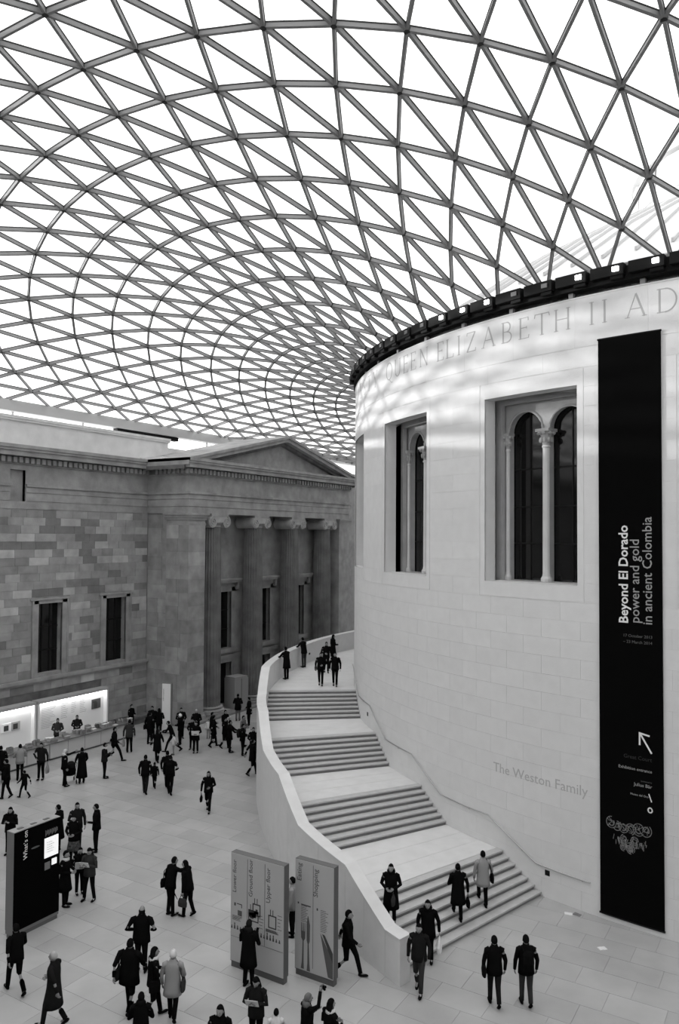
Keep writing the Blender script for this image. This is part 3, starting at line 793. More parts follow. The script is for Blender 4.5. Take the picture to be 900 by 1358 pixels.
# attic, set back, sky light put into its paler colour
MB().box(XW - 1.2, XW - .12, -51.5, -8.6, 16.4, 17.78).build('attic', M['attic'], west, loc=wv)
MB().box(XW - 1.25, XW - .02, -51.5, -8.5, 17.78, 17.9).box(XW - 1.25, XW + .03, -51.5, -8.5, 17.9, 18.05).build('attic_coping', M['attic'], west, loc=wv)
MB().box(XW - 2.6, XW - 1.0, -8.5, 46, 16.3, 17.6).build('attic_return', M['attic'], west, loc=wv)
MB().box(XW - .9, XW, 8.9, 47, 0, 16.4).build('north_length', M['old'], west, loc=wv)
for i, c in enumerate(WY):
    wn_ = empty('window_%d' % (6 + i), (XW, c, WZ0)); wn_['kind'] = 'structure'; iv = -Vector(wn_.location)
    fr_ = MB()
    for s in (-1, 1):
        fr_.box(XW - .1, XW + .05, c + s * (WHW + .2) - .2, c + s * (WHW + .2) + .2, 3.8, WZ1 + .24)
        fr_.box(XW - .1, XW + .09, c + s * (WHW + .36) - .05, c + s * (WHW + .36) + .05, 3.8, WZ1 + .24)
    fr_.box(XW - .1, XW + .05, c - WHW - .4, c + WHW + .4, WZ1, WZ1 + .24); fr_.box(XW - .1, XW + .1, c - WHW - .55, c + WHW + .55, WZ1 + .19, WZ1 + .29)
    fr_.build('architrave', M['old'], wn_, loc=iv)
    MB().box(XW - .45, XW - .40, c - WHW, c + WHW, WZ0, WZ1).build('glazing', M['glass_dark'], wn_, loc=iv)
    mb = MB()
    for y in (c - .27, c + .27): mb.box(XW - .40, XW - .36, y - .025, y + .025, WZ0, WZ1)
    for z in (5.2, 6.5): mb.box(XW - .40, XW - .36, c - WHW, c + WHW, z - .025, z + .025)
    mb.build('glazing_bars', M['frame_dark'], wn_, loc=iv)
    MB().box(XW - .85, XW - .6, c - WHW - .1, c + WHW + .1, WZ0 - .1, WZ1 + .1).build('black_backing', M['black'], wn_, loc=iv)  # black panel in place of the unlit room behind
# dark stone bench along the foot of the wall
bn = empty('stone_bench', (XW + .5, -12.3, 0)); bi = -Vector(bn.location)
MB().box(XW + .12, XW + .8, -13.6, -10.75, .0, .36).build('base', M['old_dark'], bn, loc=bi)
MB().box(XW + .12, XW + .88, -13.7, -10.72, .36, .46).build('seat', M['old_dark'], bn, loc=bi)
tag(bn, 'low dark stone bench at the foot of the wall between bookstall and portico', 'bench')

# ------------------------------------------------------------------ portico
XP, PY0, PY1, PC = -31.46, -10.55, 8.9, -.85
por = empty('wall_portico', (XP, PC, 0)); por['kind'] = 'structure'; pv = -Vector(por.location)
mb = MB()
mb.box(-35.5, -33.0, PY0 + .12, PY0 + .7, 0, 13.04); mb.box(-35.5, -33.0, PY1 - .7, PY1 - .12, 0, 13.04)
mb.build('side_wall', M['old'], por, loc=pv)
MB().box(-35.4, -34.5, PY0 + .7, PY1 - .7, 0, 13.0).build('black_backing', M['black'], por, loc=pv)  # added black block, stops sky showing through the door gaps
for y0, y1 in ((PY0, -9.0), (7.35, PY1)):
    MB().box(-33.3, XP, y0, y1, .5, 12.3).build('anta', M['old'], por, loc=pv)
    mb = MB(); mb.box(-33.3, XP + .12, y0 - .12, y1 + .12, 0, .35); mb.box(-33.3, XP + .06, y0 - .06, y1 + .06, .35, .5); mb.build('anta_base', M['old'], por, loc=pv)
    mb = MB(); mb.box(-33.3, XP + .03, y0 - .03, y1 + .03, 12.3, 12.42); mb.box(-33.3, XP, y0, y1, 12.42, 12.62); mb.box(-33.35, XP + .07, y0 - .07, y1 + .07, 12.62, 12.78); mb.box(-33.4, XP + .14, y0 - .14, y1 + .14, 12.78, 12.92); mb.box(-33.45, XP + .2, y0 - .2, y1 + .2, 12.92, 13.04)
    mb.build('anta_capital', M['old'], por, loc=pv)
# large ashlar on the anta and the side wall
M['block2'] = mat('pier_ashlar', .29, .85, .25, 1.5, .35, 16, rand=.2)
bmesh2 = MB().box(-.5, .5, -.5, .5, -.5, .5).mesh('block', M['block2'])
r_ = random.Random(4)
def yblocks(x0, x1, y, z0, z1, nc):
    ch = (z1 - z0) / nc
    for c in range(nc):
        x = x0
        while x < x1 - .02:
            l = min(r_.uniform(.8, 1.3), x1 - x)
            if x1 - x - l < .4: l = x1 - x
            o = link('block', bmesh2, por, Vector((x + l / 2, y + .05, z0 + (c + .5) * ch)) + pv); o.scale = (l - .012, .12, ch - .012); x += l
yblocks(-34.95, -33.3, PY0 + .08, .5, 13.0, 14); yblocks(-33.28, XP + .01, PY0 - .02, .5, 12.3, 14)
for c in range(14):
    ch = 11.8 / 14
    o = link('block', bmesh2, por, Vector((XP - .04, (PY0 - 9.0) / 2, .5 + (c + .5) * ch)) + pv); o.scale = (.12, 1.52, ch - .012)
# porch: back wall with doors and windows
XB = -33.1
PB = [-5.35, -.85, 3.65]
PW_, PZ0, PZ1 = .98, 3.92, 7.8
inw = lambda y, z: any(abs(y - c) < PW_ and (PZ0 < z < PZ1) for c in PB) or any(abs(y - c) < 1.05 and z < 2.95 for c in PB)
ysb = sorted([-10.2, 8.6] + [c + s * q for c in PB for s in (-1, 1) for q in (PW_, 1.05)])
mb = MB(); cells(mb, ysb, [0, 2.95, PZ0, PZ1, 13.04], inw, XB - .6, XB); mb.build('porch_wall', M['old'], por, loc=pv)
MB().box(XB - .1, XB + .12, -9.2, 7.5, 3.2, 3.45).build('porch_band', M['old'], por, loc=pv)
MB().box(-33.3, XP + .55, PY0 - .5, PY1 + .5, 0, .14).build('porch_step', M['step'], por, loc=pv)
for i, c in enumerate(PB):
    w_ = empty('window_%d' % (10 + i), (XB, c, PZ0)); w_['kind'] = 'structure'; iv = -Vector(w_.location)
    mb = MB()
    for s in (-1, 1): mb.box(XB - .1, XB + .08, c + s * (PW_ + .17) - .17, c + s * (PW_ + .17) + .17, 3.6, PZ1 + .3)
    mb.box(XB - .1, XB + .08, c - PW_ - .34, c + PW_ + .34, PZ1, PZ1 + .3); mb.box(XB - .1, XB + .2, c - PW_ - .5, c + PW_ + .5, 3.62, PZ0)
    mb.build('architrave', M['old'], w_, loc=iv)
    mb = MB(); mb.box(XB, XB + .10, c - PW_ - .4, c + PW_ + .4, 8.1, 8.4); mb.box(XB, XB + .42, c - PW_ - .62, c + PW_ + .62, 8.42, 8.58); mb.box(XB, XB + .5, c - PW_ - .68, c + PW_ + .68, 8.58, 8.7)
    for s in (-1, 1): mb.box(XB, XB + .3, c + s * (PW_ + .45) - .1, c + s * (PW_ + .45) + .1, 7.95, 8.42); mb.ball((XB + .22, c + s * (PW_ + .45), 8.25), .12, .1, .14, 8, 5); mb.ball((XB + .12, c + s * (PW_ + .45), 7.98), .08, .09, .1, 8, 5)
    mb.build('hood', M['old'], w_, loc=iv)
    MB().box(XB - .35, XB - .3, c - PW_, c + PW_, PZ0, PZ1).build('glazing', M['glass_dark'], w_, loc=iv)
    mb = MB(); mb.box(XB - .3, XB - .26, c - .03, c + .03, PZ0, PZ1)
    for z in (5.2, 6.5): mb.box(XB - .3, XB - .26, c - PW_, c + PW_, z - .025, z + .025)
    mb.build('glazing_bars', M['frame_dark'], w_, loc=iv)
    d_ = empty('door_%d' % (i + 1), (XB, c, 0)); d_['kind'] = 'structure'; iv = -Vector(d_.location)
    for s in (-1, 1): MB().box(XB - .5, XB - .44, c + s * .53 - .51, c + s * .53 + .51, .14, 2.9).build('door_leaf', M['frame_dark'], d_, loc=iv)
    mb = MB(); mb.box(XB - .1, XB + .07, c - 1.3, c - 1.05, .14, 2.95); mb.box(XB - .1, XB + .07, c + 1.05, c + 1.3, .14, 2.95); mb.box(XB - .1, XB + .07, c - 1.3, c + 1.3, 2.95, 3.19); mb.build('door_frame', M['old'], d_, loc=iv)
# entablature round the portico
for nm_, p_, z0, z1 in PROF:
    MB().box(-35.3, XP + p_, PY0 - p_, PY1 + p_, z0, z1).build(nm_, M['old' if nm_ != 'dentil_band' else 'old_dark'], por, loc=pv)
dent_p = MB().box(0, .16, -.11, .11, 15.50, 15.79).mesh('dentil', M['old'])
y = PY0 - .1
while y < PY1 + .2: link('dentil', dent_p, por, Vector((XP + .14, y, 0)) + pv); y += .36
x = XP + .05
while x > -34.2: link('dentil', dent_p, por, Vector((x, PY0 - .14, 0)) + pv, -PI / 2); x -= .36
# pediment: gable behind, raking cornice in two layers
ZP0, ZPA = 16.42, 18.86
hw = (PY1 - PY0) / 2 + .72; PCY = (PY0 + PY1) / 2
def gable(x0, x1, hwid, za, name, m):
    mb = MB(); vs = [(x, y, z) for x in (x0, x1) for y, z in ((PCY - hwid, ZP0 - .03), (PCY + hwid, ZP0 - .03), (PCY, za))]
    mb.add(vs, [(0, 1, 2), (5, 4, 3), (0, 3, 4, 1), (1, 4, 5, 2), (2, 5, 3, 0)]); return mb.build(name, m, por, loc=pv)
gable(-35.3, XP - .1, hw - .2, ZPA - .25, 'tympanum', M['old'])
def rake(x0, x1, d0, d1, name, m=M['old']):
    sl = math.atan2(ZPA - ZP0, hw)
    for s in (-1, 1):
        mb = MB(); n = Vector((0, s * math.sin(sl), math.cos(sl)))
        A = Vector((0, PCY + s * hw, ZP0)); B = Vector((0, PCY, ZPA))
        def clip(P, d):       # offset along the slope normal, mitred at the apex
            return P - Vector((0, 0, d / math.cos(sl)))
        vs = []
        for x in (x0, x1):
            for P in (A, B):
                for d in (d0, d1):
                    q = clip(P, d); vs.append((x, q.y, q.z))
        mb.add(vs, [(0, 1, 3, 2), (4, 6, 7, 5), (0, 4, 5, 1), (2, 3, 7, 6), (0, 2, 6, 4), (1, 5, 7, 3)])
        mb.build(name, m, por, loc=pv)
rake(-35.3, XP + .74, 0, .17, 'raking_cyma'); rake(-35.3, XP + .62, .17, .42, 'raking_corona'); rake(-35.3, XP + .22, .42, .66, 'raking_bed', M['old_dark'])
MB().box(-35.4, -33.2, PY0 - .6, PY0 + 2.0, 16.42, 16.58).build('roof_block', M['attic'], por, loc=pv)

# columns, each a thing
col_labels = ['fluted Ionic column nearest the corner pier of the portico', 'second fluted Ionic column of the portico from the corner pier', 'third fluted Ionic column of the portico, left of the doorless bay', 'fluted Ionic column of the portico closest to the drum edge']
col_labels[2] = 'third fluted Ionic column of the portico from the corner pier'
fl = lambda k, z: 1 - (.055 if k % 4 in (1, 2, 3) else 0) - (.02 if k % 4 == 2 else 0)
sh = MB(); sh.lathe([(.765, .62), (.74, .72), (.735, 3.0), (.72, 6.0), (.69, 9.0), (.64, 12.2)], 96, wob=fl); M['column_stone'] = mat('column_stone', .15, .88, .3, 1.2, .3, 18)
shaft_me = sh.mesh('shaft', M['column_stone'])
cb = MB(); cb.box(-.98, .98, -.98, .98, .14, .30); cb.lathe([(.97, .30), (1.0, .36), (.97, .43), (.85, .45), (.82, .50), (.88, .52), (.9, .57), (.86, .62), (.76, .63)], 32); base_me = cb.mesh('base', M['old'])
ec = MB(); ec.lathe([(.64, 12.2), (.67, 12.25), (.67, 12.3), (.76, 12.42), (.80, 12.5)], 32); ec.box(-.84, .80, -.86, .86, 12.88, 13.04); ech_me = ec.mesh('capital', M['old'])
M['volute'] = mat('capital_stone', .36, .85, .2, 2, .3, 18)
def volute_mesh(s):
    mb = MB()
    def disc(y, r): mb.loft([((-.74, y, 12.54), (0, r, 0), (0, 0, r)), ((.78, y, 12.54), (0, r, 0), (0, 0, r))], 24)
    disc(s * .70, .38)
    for q in range(26):                            # the raised spiral on the face
        a0 = q * .55; a1 = a0 + .55; r0 = .36 * (1 - q / 28); r1 = .36 * (1 - (q + 1) / 28)
        P0 = (.80, s * (.70 + r0 * math.sin(a0)), 12.54 + r0 * math.cos(a0)); P1 = (.80, s * (.70 + r1 * math.sin(a1)), 12.54 + r1 * math.cos(a1))
        mb.tube([P0, P1], .035, 5)
    return mb.mesh('volute', M['volute'])
vm = {-1: volute_mesh(-1), 1: volute_mesh(1)}
cush = MB().box(-.72, .78, -.74, .74, 12.50, 12.90).mesh('cushion', M['volute'])
for y, lb in zip((-7.6, -3.1, 1.4, 5.9), col_labels):
    t = empty('column', (-32.2, y, 0)); tag(t, lb, 'column', 'columns of the portico')
    link('base', base_me, t); link('shaft', shaft_me, t); cp = link('capital', ech_me, t); link('cushion', cush, cp)
    for s in (-1, 1): link('volute', vm[s], cp)

# remaining sides of the court, behind the camera and beyond the drum
for nm_, b in (('wall_east', (36.0, 36.9, -51.5, 47)), ('wall_south', (-36, 36, -52.2, -51.2)), ('wall_north', (-36, 36, 46.2, 47))):
    o = MB().box(b[0], b[1], b[2], b[3], 0, 17.2).box(b[0] - .3, b[1] + .3, b[2] - .3, b[3] + .3, 15.9, 16.4).build(nm_, M['old']); o['kind'] = 'structure'

# ------------------------------------------------------------------ free-standing directory boards
def board(name, x0, x1, y0, y1, h, label, m_face, m_edge):
    t = empty(name, ((x0 + x1) / 2, (y0 + y1) / 2, 0)); iv = -Vector(t.location)
    MB().box(x0, x1, y0, y1, .16, h).build('core', m_edge, t, loc=iv)
    MB().box(x0 + .02, x1 - .02, y0 + .02, y1 - .02, 0, .16).build('plinth', M['panel_edge'], t, loc=iv)
    MB().box(x0 + .01, x1 - .01, y0 - .012, y0, .18, h - .01).build('face', m_face, t, loc=iv)
    tag(t, label, 'signboard'); return t, iv
def vtext(t, iv, s, x_base, z0, length, yf, m, name='lettering', h=None):
    """reads from bottom to top on a south-facing face"""
    mb = text_on(s, length, lambda x, y, d: (x_base - y, yf - d, z0 + x), .004, h); mb.build(name, m, t, loc=iv)
def htext(t, iv, s, x0, z, length, yf, m, name='lettering', h=None):
    mb = text_on(s, length, lambda x, y, d: (x0 + x, yf - d, z + y), .004, h); mb.build(name, m, t, loc=iv)
b1, iv = board('directory_board', -12.17, -10.40, -29.93, -29.72, 3.06, 'wide pale directory board with three columns of floor plans', M['panel_face'], M['panel_edge'])
yf = -29.942
for x, s, l in ((-11.98, 'Lower floor', .86), (-11.43, 'Ground floor', .98), (-10.85, 'Upper floor', .90)): vtext(b1, iv, s, x, 2.02 if x < -11 else 2.0, l, yf, M['ink_grey'])
mb = MB()
for x in (-11.6, -11.02): mb.box(x - .006, x + .006, yf - .003, yf, .85, 2.98)
mb.box(-12.15, -10.42, yf - .003, yf, .83, .838)
mb.build('rules', M['ink_grey'], b1, loc=iv)
def plan(x, z, w, h, solid):
    mb = MB(); q = .03
    if solid:
        for k in range(14):
            a, b = rnd.random() * w * .8, rnd.random() * h * .8
            mb.box(x + a, x + a + rnd.uniform(.05, .14), yf - .004, yf, z + b, z + b + rnd.uniform(.05, .12))
    for a0, a1, c0, c1 in ((0, w, 0, q), (0, w, h - q, h), (0, q, 0, h), (w - q, w, 0, h)): mb.box(x + a0, x + a1, yf - .004, yf, z + c0, z + c1)
    for k in range(2): mb.box(x + .06 + k * .08, x + .08 + k * .08, yf - .004, yf, z + h, z + h + .14)
    mb.build('floor_plan', M['ink'], b1, loc=iv)
plan(-11.42, 1.55, .26, .32, False); plan(-11.56, 1.38, .34, .3, True); plan(-10.9, 1.36, .26, .34, False)
mb = MB(); mb.box(-11.92, -11.78, yf - .004, yf, 1.42, 1.56); mb.build('floor_plan', M['ink_grey'], b1, loc=iv)
mb = MB(); mb.box(-11.95, -11.78, yf - .004, yf, 1.72, 1.74); mb.box(-11.8, -11.78, yf - .004, yf, 1.64, 1.74); mb.box(-12.04, -11.99, yf - .004, yf, 1.66, 1.74); mb.build('floor_plan', M['ink'], b1, loc=iv)
for k in range(17):
    x = -12.12 + k * .099
    if -11.62 < x < -11.25: continue
    mb = MB(); hh = rnd.uniform(.08, .2); mb.loft([((x, yf, 1.04), (.03, 0, 0), (0, .003, 0)), ((x, yf, 1.04 + hh * .5), (.022, 0, 0), (0, .003, 0)), ((x, yf, 1.04 + hh * .6), (.012, 0, 0), (0, .003, 0)), ((x, yf, 1.04 + hh * .8), (.02, 0, 0), (0, .003, 0)), ((x, yf, 1.04 + hh), (.008, 0, 0), (0, .003, 0))], 8)
    mb.build('object_picture', M['ink'], b1, loc=iv)
def lines(t, x0, x1, z0, z1, n, yf, m, name='small_print', seed=1):
    r_ = random.Random(seed); mb = MB()
    for k in range(n):
        z = z1 - (z1 - z0) * k / n; mb.box(x0, x0 + (x1 - x0) * r_.uniform(.6, 1), yf - .003, yf, z - .012, z)
    mb.build(name, m, t, loc=-Vector(t.location))
for k, (x0, x1, z0, z1) in enumerate(((-12.1, -11.75, 1.26, 1.4), (-11.2, -11.05, 1.2, 1.6), (-10.6, -10.46, 1.3, 1.75), (-10.98, -10.5, 1.24, 1.32))): lines(b1, x0, x1, z0, z1, 5, yf, M['ink_grey'], seed=k)
b2, iv = board('directory_board', -10.47, -9.25, -29.32, -29.11, 3.05, 'narrower pale directory board with pictures of cutlery', M['panel_face'], M['panel_edge'])
yf = -29.332
vtext(b2, iv, 'Eating', -10.27, 2.50, .46, yf, M['ink_grey']); vtext(b2, iv, 'Shopping', -9.75, 2.18, .72, yf, M['ink_grey'])
MB().box(-9.90, -9.888, yf - .003, yf, .3, 2.98).build('rules', M['ink_grey'], b2, loc=iv)
lines(b2, -10.27, -10.02, 1.42, 1.86, 10, yf, M['ink_grey'], seed=7); lines(b2, -9.66, -9.42, 1.30, 1.88, 13, yf, M['ink_grey'], seed=8)
MB().box(-10.27, -9.97, yf - .003, yf, 1.87, 1.9).box(-9.78, -9.74, yf - .003, yf, 1.84, 1.9).box(-10.38, -10.34, yf - .003, yf, 1.88, 1.93).build('small_print', M['ink'], b2, loc=iv)
mb = MB()                                       # fork
mb.loft([((-10.22, yf, .22), (.05, 0, 0), (0, .004, 0)), ((-10.21, yf, .4), (.03, 0, 0), (0, .004, 0)), ((-10.2, yf, .95), (.018, 0, 0), (0, .004, 0))], 8)
mb.loft([((-10.2, yf, .95), (.02, 0, 0), (0, .004, 0)), ((-10.2, yf, 1.02), (.065, 0, 0), (0, .004, 0)), ((-10.2, yf, 1.2), (.072, 0, 0), (0, .004, 0))], 8)
for q in (-.058, -.02, .02, .058): mb.loft([((-10.2 + q, yf, 1.18), (.013, 0, 0), (0, .004, 0)), ((-10.2 + q, yf, 1.42), (.008, 0, 0), (0, .004, 0))], 6)
mb.build('fork_picture', M['ink_grey'], b2, loc=iv)
mb = MB(); mb.loft([((-10.03, yf, .2), (.055, 0, 0), (0, .004, 0)), ((-10.03, yf, .4), (.034, 0, 0), (0, .004, 0)), ((-10.04, yf, .9), (.02, 0, 0), (0, .004, 0)), ((-10.04, yf, .98), (.05, 0, 0), (0, .004, 0)), ((-10.04, yf, 1.4), (.055, 0, 0), (0, .004, 0)), ((-10.05, yf, 1.62), (.01, 0, 0), (0, .004, 0))], 8)
mb.build('knife_picture', M['ink_grey'], b2, loc=iv)
mb = MB(); mb.add([(-9.66, yf - .004, 1.28), (-9.27, yf - .004, .66), (-9.27, yf - .004, .2), (-9.42, yf - .004, .22), (-9.66, yf, 1.28), (-9.27, yf, .66), (-9.27, yf, .2), (-9.42, yf, .22)], [(0, 1, 2, 3), (7, 6, 5, 4), (0, 4, 5, 1), (1, 5, 6, 2), (2, 6, 7, 3), (3, 7, 4, 0)]); mb.build('shopping_bag_picture', M['ink_grey'], b2, loc=iv)
mb = MB(); mb.add([(-9.6, yf - .008, 1.28), (-9.52, yf - .008, 1.26), (-9.27, yf - .008, .86), (-9.27, yf - .008, .6), (-9.6, yf - .004, 1.28), (-9.52, yf - .004, 1.26), (-9.27, yf - .004, .86), (-9.27, yf - .004, .6)], [(0, 1, 2, 3), (7, 6, 5, 4), (0, 4, 5, 1), (1, 5, 6, 2), (2, 6, 7, 3), (3, 7, 4, 0)]); mb.build('shopping_bag_picture', M['ink'], b2, loc=iv)

# ------------------------------------------------------------------ black "What's on" board, faces east
kx, ky0, ky1 = -18.28, -32.22, -30.62
kk = empty('display_board', (kx - .17, (ky0 + ky1) / 2, 0)); iv = -Vector(kk.location)
MB().box(kx - .34, kx - .02, ky0, ky1, .12, 3.04).build('core', M['kiosk_grey'], kk, loc=iv)
MB().box(kx - .32, kx - .04, ky0 + .03, ky1 - .03, 0, .12).build('plinth', M['panel_edge'], kk, loc=iv)
MB().box(kx - .02, kx, ky0 + .005, ky1 - .005, .22, 3.04).build('face', M['kiosk_black'], kk, loc=iv)
MB().box(kx - .36, kx - .34, ky0 + .005, ky1 - .005, .22, 3.04).build('face', M['kiosk_black'], kk, loc=iv)
MB().box(kx - .345, kx - .015, ky0, ky1, 3.04, 3.06).build('top', M['old'], kk, loc=iv)
for y in (-31.9, -31.45, -31.0): MB().rbox(kx - .18, y, 0, .05, .09, 3.06, 3.075).build('vent', M['panel_edge'], kk, loc=iv)
def ktext(s, y_base, z0, l, m):
    mb = text_on(s, l, lambda x, y, d: (kx + d, y_base - y, z0 + x), .004); mb.build('lettering', m, kk, loc=iv)
ktext("What’s on", -31.78, 2.18, .82, M['print_white'])
MB().box(kx, kx + .02, -31.19, -30.70, 1.98, 2.56).build('screen', M['screen'], kk, loc=iv)
mb = MB()
for k in range(5): mb.box(kx + .02, kx + .024, -31.13, -30.9 + .05 * (k % 2), 2.42 - k * .07, 2.43 - k * .07)
mb.build('screen_print', M['ink_grey'], kk, loc=iv)
mb = MB()
for k in range(12): mb.box(kx, kx + .006, -31.16 + .038 * k, -31.14 + .038 * k, 2.62 + .03 * (k % 3), 2.80 - .02 * (k % 2))
mb.build('poster_print', M['kiosk_grey'], kk, loc=iv)
MB().box(kx, kx + .012, -30.92, -30.74, 1.70, 1.88).build('glowing_leaflet_print', M['screen'], kk, loc=iv)  # printed patch made to glow with the screen's emission
MB().box(kx, kx + .006, -31.17, -30.98, 1.62, 1.84).build('poster_print', M['kiosk_grey'], kk, loc=iv)
mb = MB(); mb.ball((kx, -31.5, 2.42), .006, .16, .03, 10, 5); mb.build('poster_print', M['ink_grey'], kk, loc=iv)
tag(kk, "tall black board headed What's on with a lit white screen", 'signboard')

# ------------------------------------------------------------------ pale sign standing by the portico corner
sg = empty('sign_pylon', (-31.2, -12.5, 0), math.radians(14))
MB().box(-.3, .3, -.09, .09, 0, 2.92).build('core', M['kiosk_grey'], sg)
MB().box(-.28, .27, -.105, -.09, .1, 2.9).build('face', M['white_paint'], sg)
mb = text_on('Information', .7, lambda x, y, d: (-.16 - y, -.105 - d, 1.9 + x), .004, .07); mb.build('lettering', M['ink_grey'], sg)
tag(sg, 'tall narrow white sign with dark edge standing before the corner pier', 'sign')
# pale booth in the porch
M['booth'] = mat('booth_panel', .26, .6)
bt = empty('pale_booth', (-31.75, -5.3, 0), math.radians(-8)); 
MB().box(-.55, .45, -.62, .62, .14, 2.1).build('body', M['booth'], bt); MB().box(-.52, .42, -.58, .58, 2.1, 2.22).build('top_panel', M['booth'], bt)
MB().box(.45, .46, -.02, .02, .14, 2.1).build('seam', M['ink_grey'], bt)
tag(bt, 'plain pale box-like booth standing between the portico columns', 'booth')
# map stand close to the stair wall
ms = empty('map_stand', (-24.9, -12.0, 0), math.radians(30))
MB().box(-.4, .4, -.03, .03, .95, 1.35).build('header', M['panel_face'], ms); mb = MB()
for s in (-.36, .36): mb2 = MB(); mb2.tube([(s, 0, 0), (s, 0, 1.3)], .025, 8); mb2.build('leg', M['black'], ms)
MB().box(-.4, .4, -.25, .03, .86, .9).build('tray', M['panel_face'], ms); MB().box(-.4, .4, -.2, .03, .4, .44).build('tray', M['black'], ms)
tag(ms, 'small stand with pale header and trays beside the curved stair wall', 'stand')

# ------------------------------------------------------------------ bookstall: lit back walls and long counters
def backwall(y0, y1, label):
    t = empty('bookstall_backdrop', (-34.6, (y0 + y1) / 2, 0)); iv = -Vector(t.location)
    MB().box(-34.8, -34.52, y0, y1, .1, 2.45).build('panel', M['white_paint'], t, loc=iv)
    MB().box(-34.8, -34.22, y0, y1, 2.5, 2.66).build('canopy', M['panel_face'], t, loc=iv)
    MB().box(-34.5, -34.26, y0 + .1, y1 - .1, 2.46, 2.5).build('light_strip', M['strip'], t, loc=iv)
    for y in (y0, y1 - .1): MB().box(-34.8, -34.24, y, y + .1, .1, 2.5).build('side_panel', M['white_paint'], t, loc=iv)
    tag(t, label, 'bookstall'); return t, iv
bw1, iv1 = backwall(-19.12, -14.25, 'long white lit bookstall wall with columns of text and one photograph')
bw2, iv2 = backwall(-25.6, -19.26, 'white lit bookstall wall with two photographs at the frame edge')
xf = -34.52
def blines(t, iv, y0, y1, z0, z1, n, seed):
    r_ = random.Random(seed); mb = MB()
    for k in range(n):
        z = z1 - (z1 - z0) * k / n; mb.box(xf, xf + .004, y0, y0 + (y1 - y0) * r_.uniform(.55, 1), z - .02, z)
    mb.build('text_lines', M['print_grey'], t, loc=iv)
blines(bw1, iv1, -18.7, -17.7, 1.0, 2.25, 14, 1); blines(bw1, iv1, -17.4, -16.9, 1.3, 2.3, 9, 2); blines(bw1, iv1, -16.7, -16.3, 1.5, 2.25, 7, 3); blines(bw1, iv1, -16.1, -15.6, 1.4, 2.2, 8, 4)
MB().box(xf, xf + .03, -15.25, -14.6, 1.5, 2.05).build('photograph', M['ink_grey'], bw1, loc=iv1)
MB().box(xf + .03, xf + .034, -15.1, -14.85, 1.5, 1.85).box(xf + .03, xf + .034, -15.2, -14.9, 1.85, 1.95).build('photograph_print', M['ink'], bw1, loc=iv1)
for k, y in enumerate((-21.1, -20.55)):
    MB().box(xf, xf + .03, y, y + .5, 1.35, 1.8).build('photograph', M['print_white'] if k == 0 else M['panel_face'], bw2, loc=iv2)
    MB().box(xf + .03, xf + .034, y + .08, y + .36, 1.42, 1.7).build('photograph_print', M['ink'], bw2, loc=iv2)
def counter(y0, y1, label):
    t = empty('bookstall_counter', (-32.6, (y0 + y1) / 2, 0)); iv = -Vector(t.location)
    MB().box(-33.0, -32.22, y0, y1, .1, .86).build('body', M['counter'], t, loc=iv)
    MB().box(-32.98, -32.28, y0 + .03, y1 - .03, 0, .1).build('plinth', M['panel_edge'], t, loc=iv)
    MB().box(-33.05, -32.12, y0 - .02, y1 + .02, .86, .9).build('worktop', M['panel_edge'], t, loc=iv)
    n = round((y1 - y0) / 1.2)
    for k in range(1, n): MB().box(-32.222, -32.215, y0 + (y1 - y0) * k / n - .008, y0 + (y1 - y0) * k / n + .008, .1, .86).build('seam', M['ink_grey'], t, loc=iv)
    tag(t, label, 'counter')
counter(-19.9, -14.35, 'long bookstall counter in front of the wall with text columns')
counter(-26.5, -20.0, 'bookstall counter at the left frame edge')
bk_me = []
for k, g in enumerate((.01, .02, .05, .10, .25, .6)):
    cov = MB(); cov.box(-.1, .1, -.14, .14, 0, .004).box(-.1, .1, -.14, .14, .036, .04).box(-.104, -.1, -.14, .14, 0, .04)
    pg = MB(); pg.box(-.098, .094, -.134, .134, .004, .036)
    bk_me.append((cov.mesh('book', mat('book_cover_%s' % 'abcdef'[k], g, .6)), pg.mesh('pages', M['print_grey'])))
r5 = random.Random(11)
def pile(x, y, n, up=False):
    z = .9
    kind = r5.randrange(6)
    for q in range(n):
        cm, pm = bk_me[kind if r5.random() < .7 else r5.randrange(6)]
        o = link('book', cm, None, (x, y, z), r5.uniform(-.12, .12)); link('pages', pm, o)
        tag(o, 'book in a low pile on the bookstall counter at the left frame edge' if y < -20 else 'book in a low pile on the long bookstall counter before the text wall', 'book', 'books piled on the counter at the frame edge' if y < -20 else 'books piled on the long counter'); z += .0405
    return z
for k in range(15):
    y = -26.2 + 11.7 * k / 14.0
    if abs(y + 19.95) < .15: continue
    for x in (-32.32, -32.62, -32.88): pile(x + r5.uniform(-.02, .02), y + r5.uniform(-.12, .12), r5.randint(1, 6))
for k in range(6):                               # upright display copies
    y = -17.9 + .62 * k
    cm, pm = bk_me[(k * 2 + 4) % 6]
    o = link('display_book', cm, None, (-32.75, y + .25, 1.04)); o.rotation_euler = (0, math.radians(62), 0)
    o.location.z = .99; link('pages', pm, o); tag(o, 'book propped upright at the back of the bookstall counter', 'book', 'books propped upright on the counter')

# leaflets lying on the floor at the foot of the stairs
for (x, y, rz, m_, lb) in ((-5.14, -22.12, .3, 'white_cloth', 'white leaflet lying on the floor beside the drum wall'), (-4.90, -22.02, -.2, 'kiosk_grey', 'grey card lying half under the white leaflet by the drum'), (-3.78, -23.66, .8, 'white_cloth', 'scrap of white paper on the floor before the banner')):
    mb = MB(); mb.box(-.12, .12, -.09, .09, .001, .004).box(-.11, .0, -.085, .085, .004, .012)
    o = mb.build('leaflet', M[m_], None, loc=(x, y, .002)); o.rotation_euler = (0, 0, rz); tag(o, lb, 'leaflet')

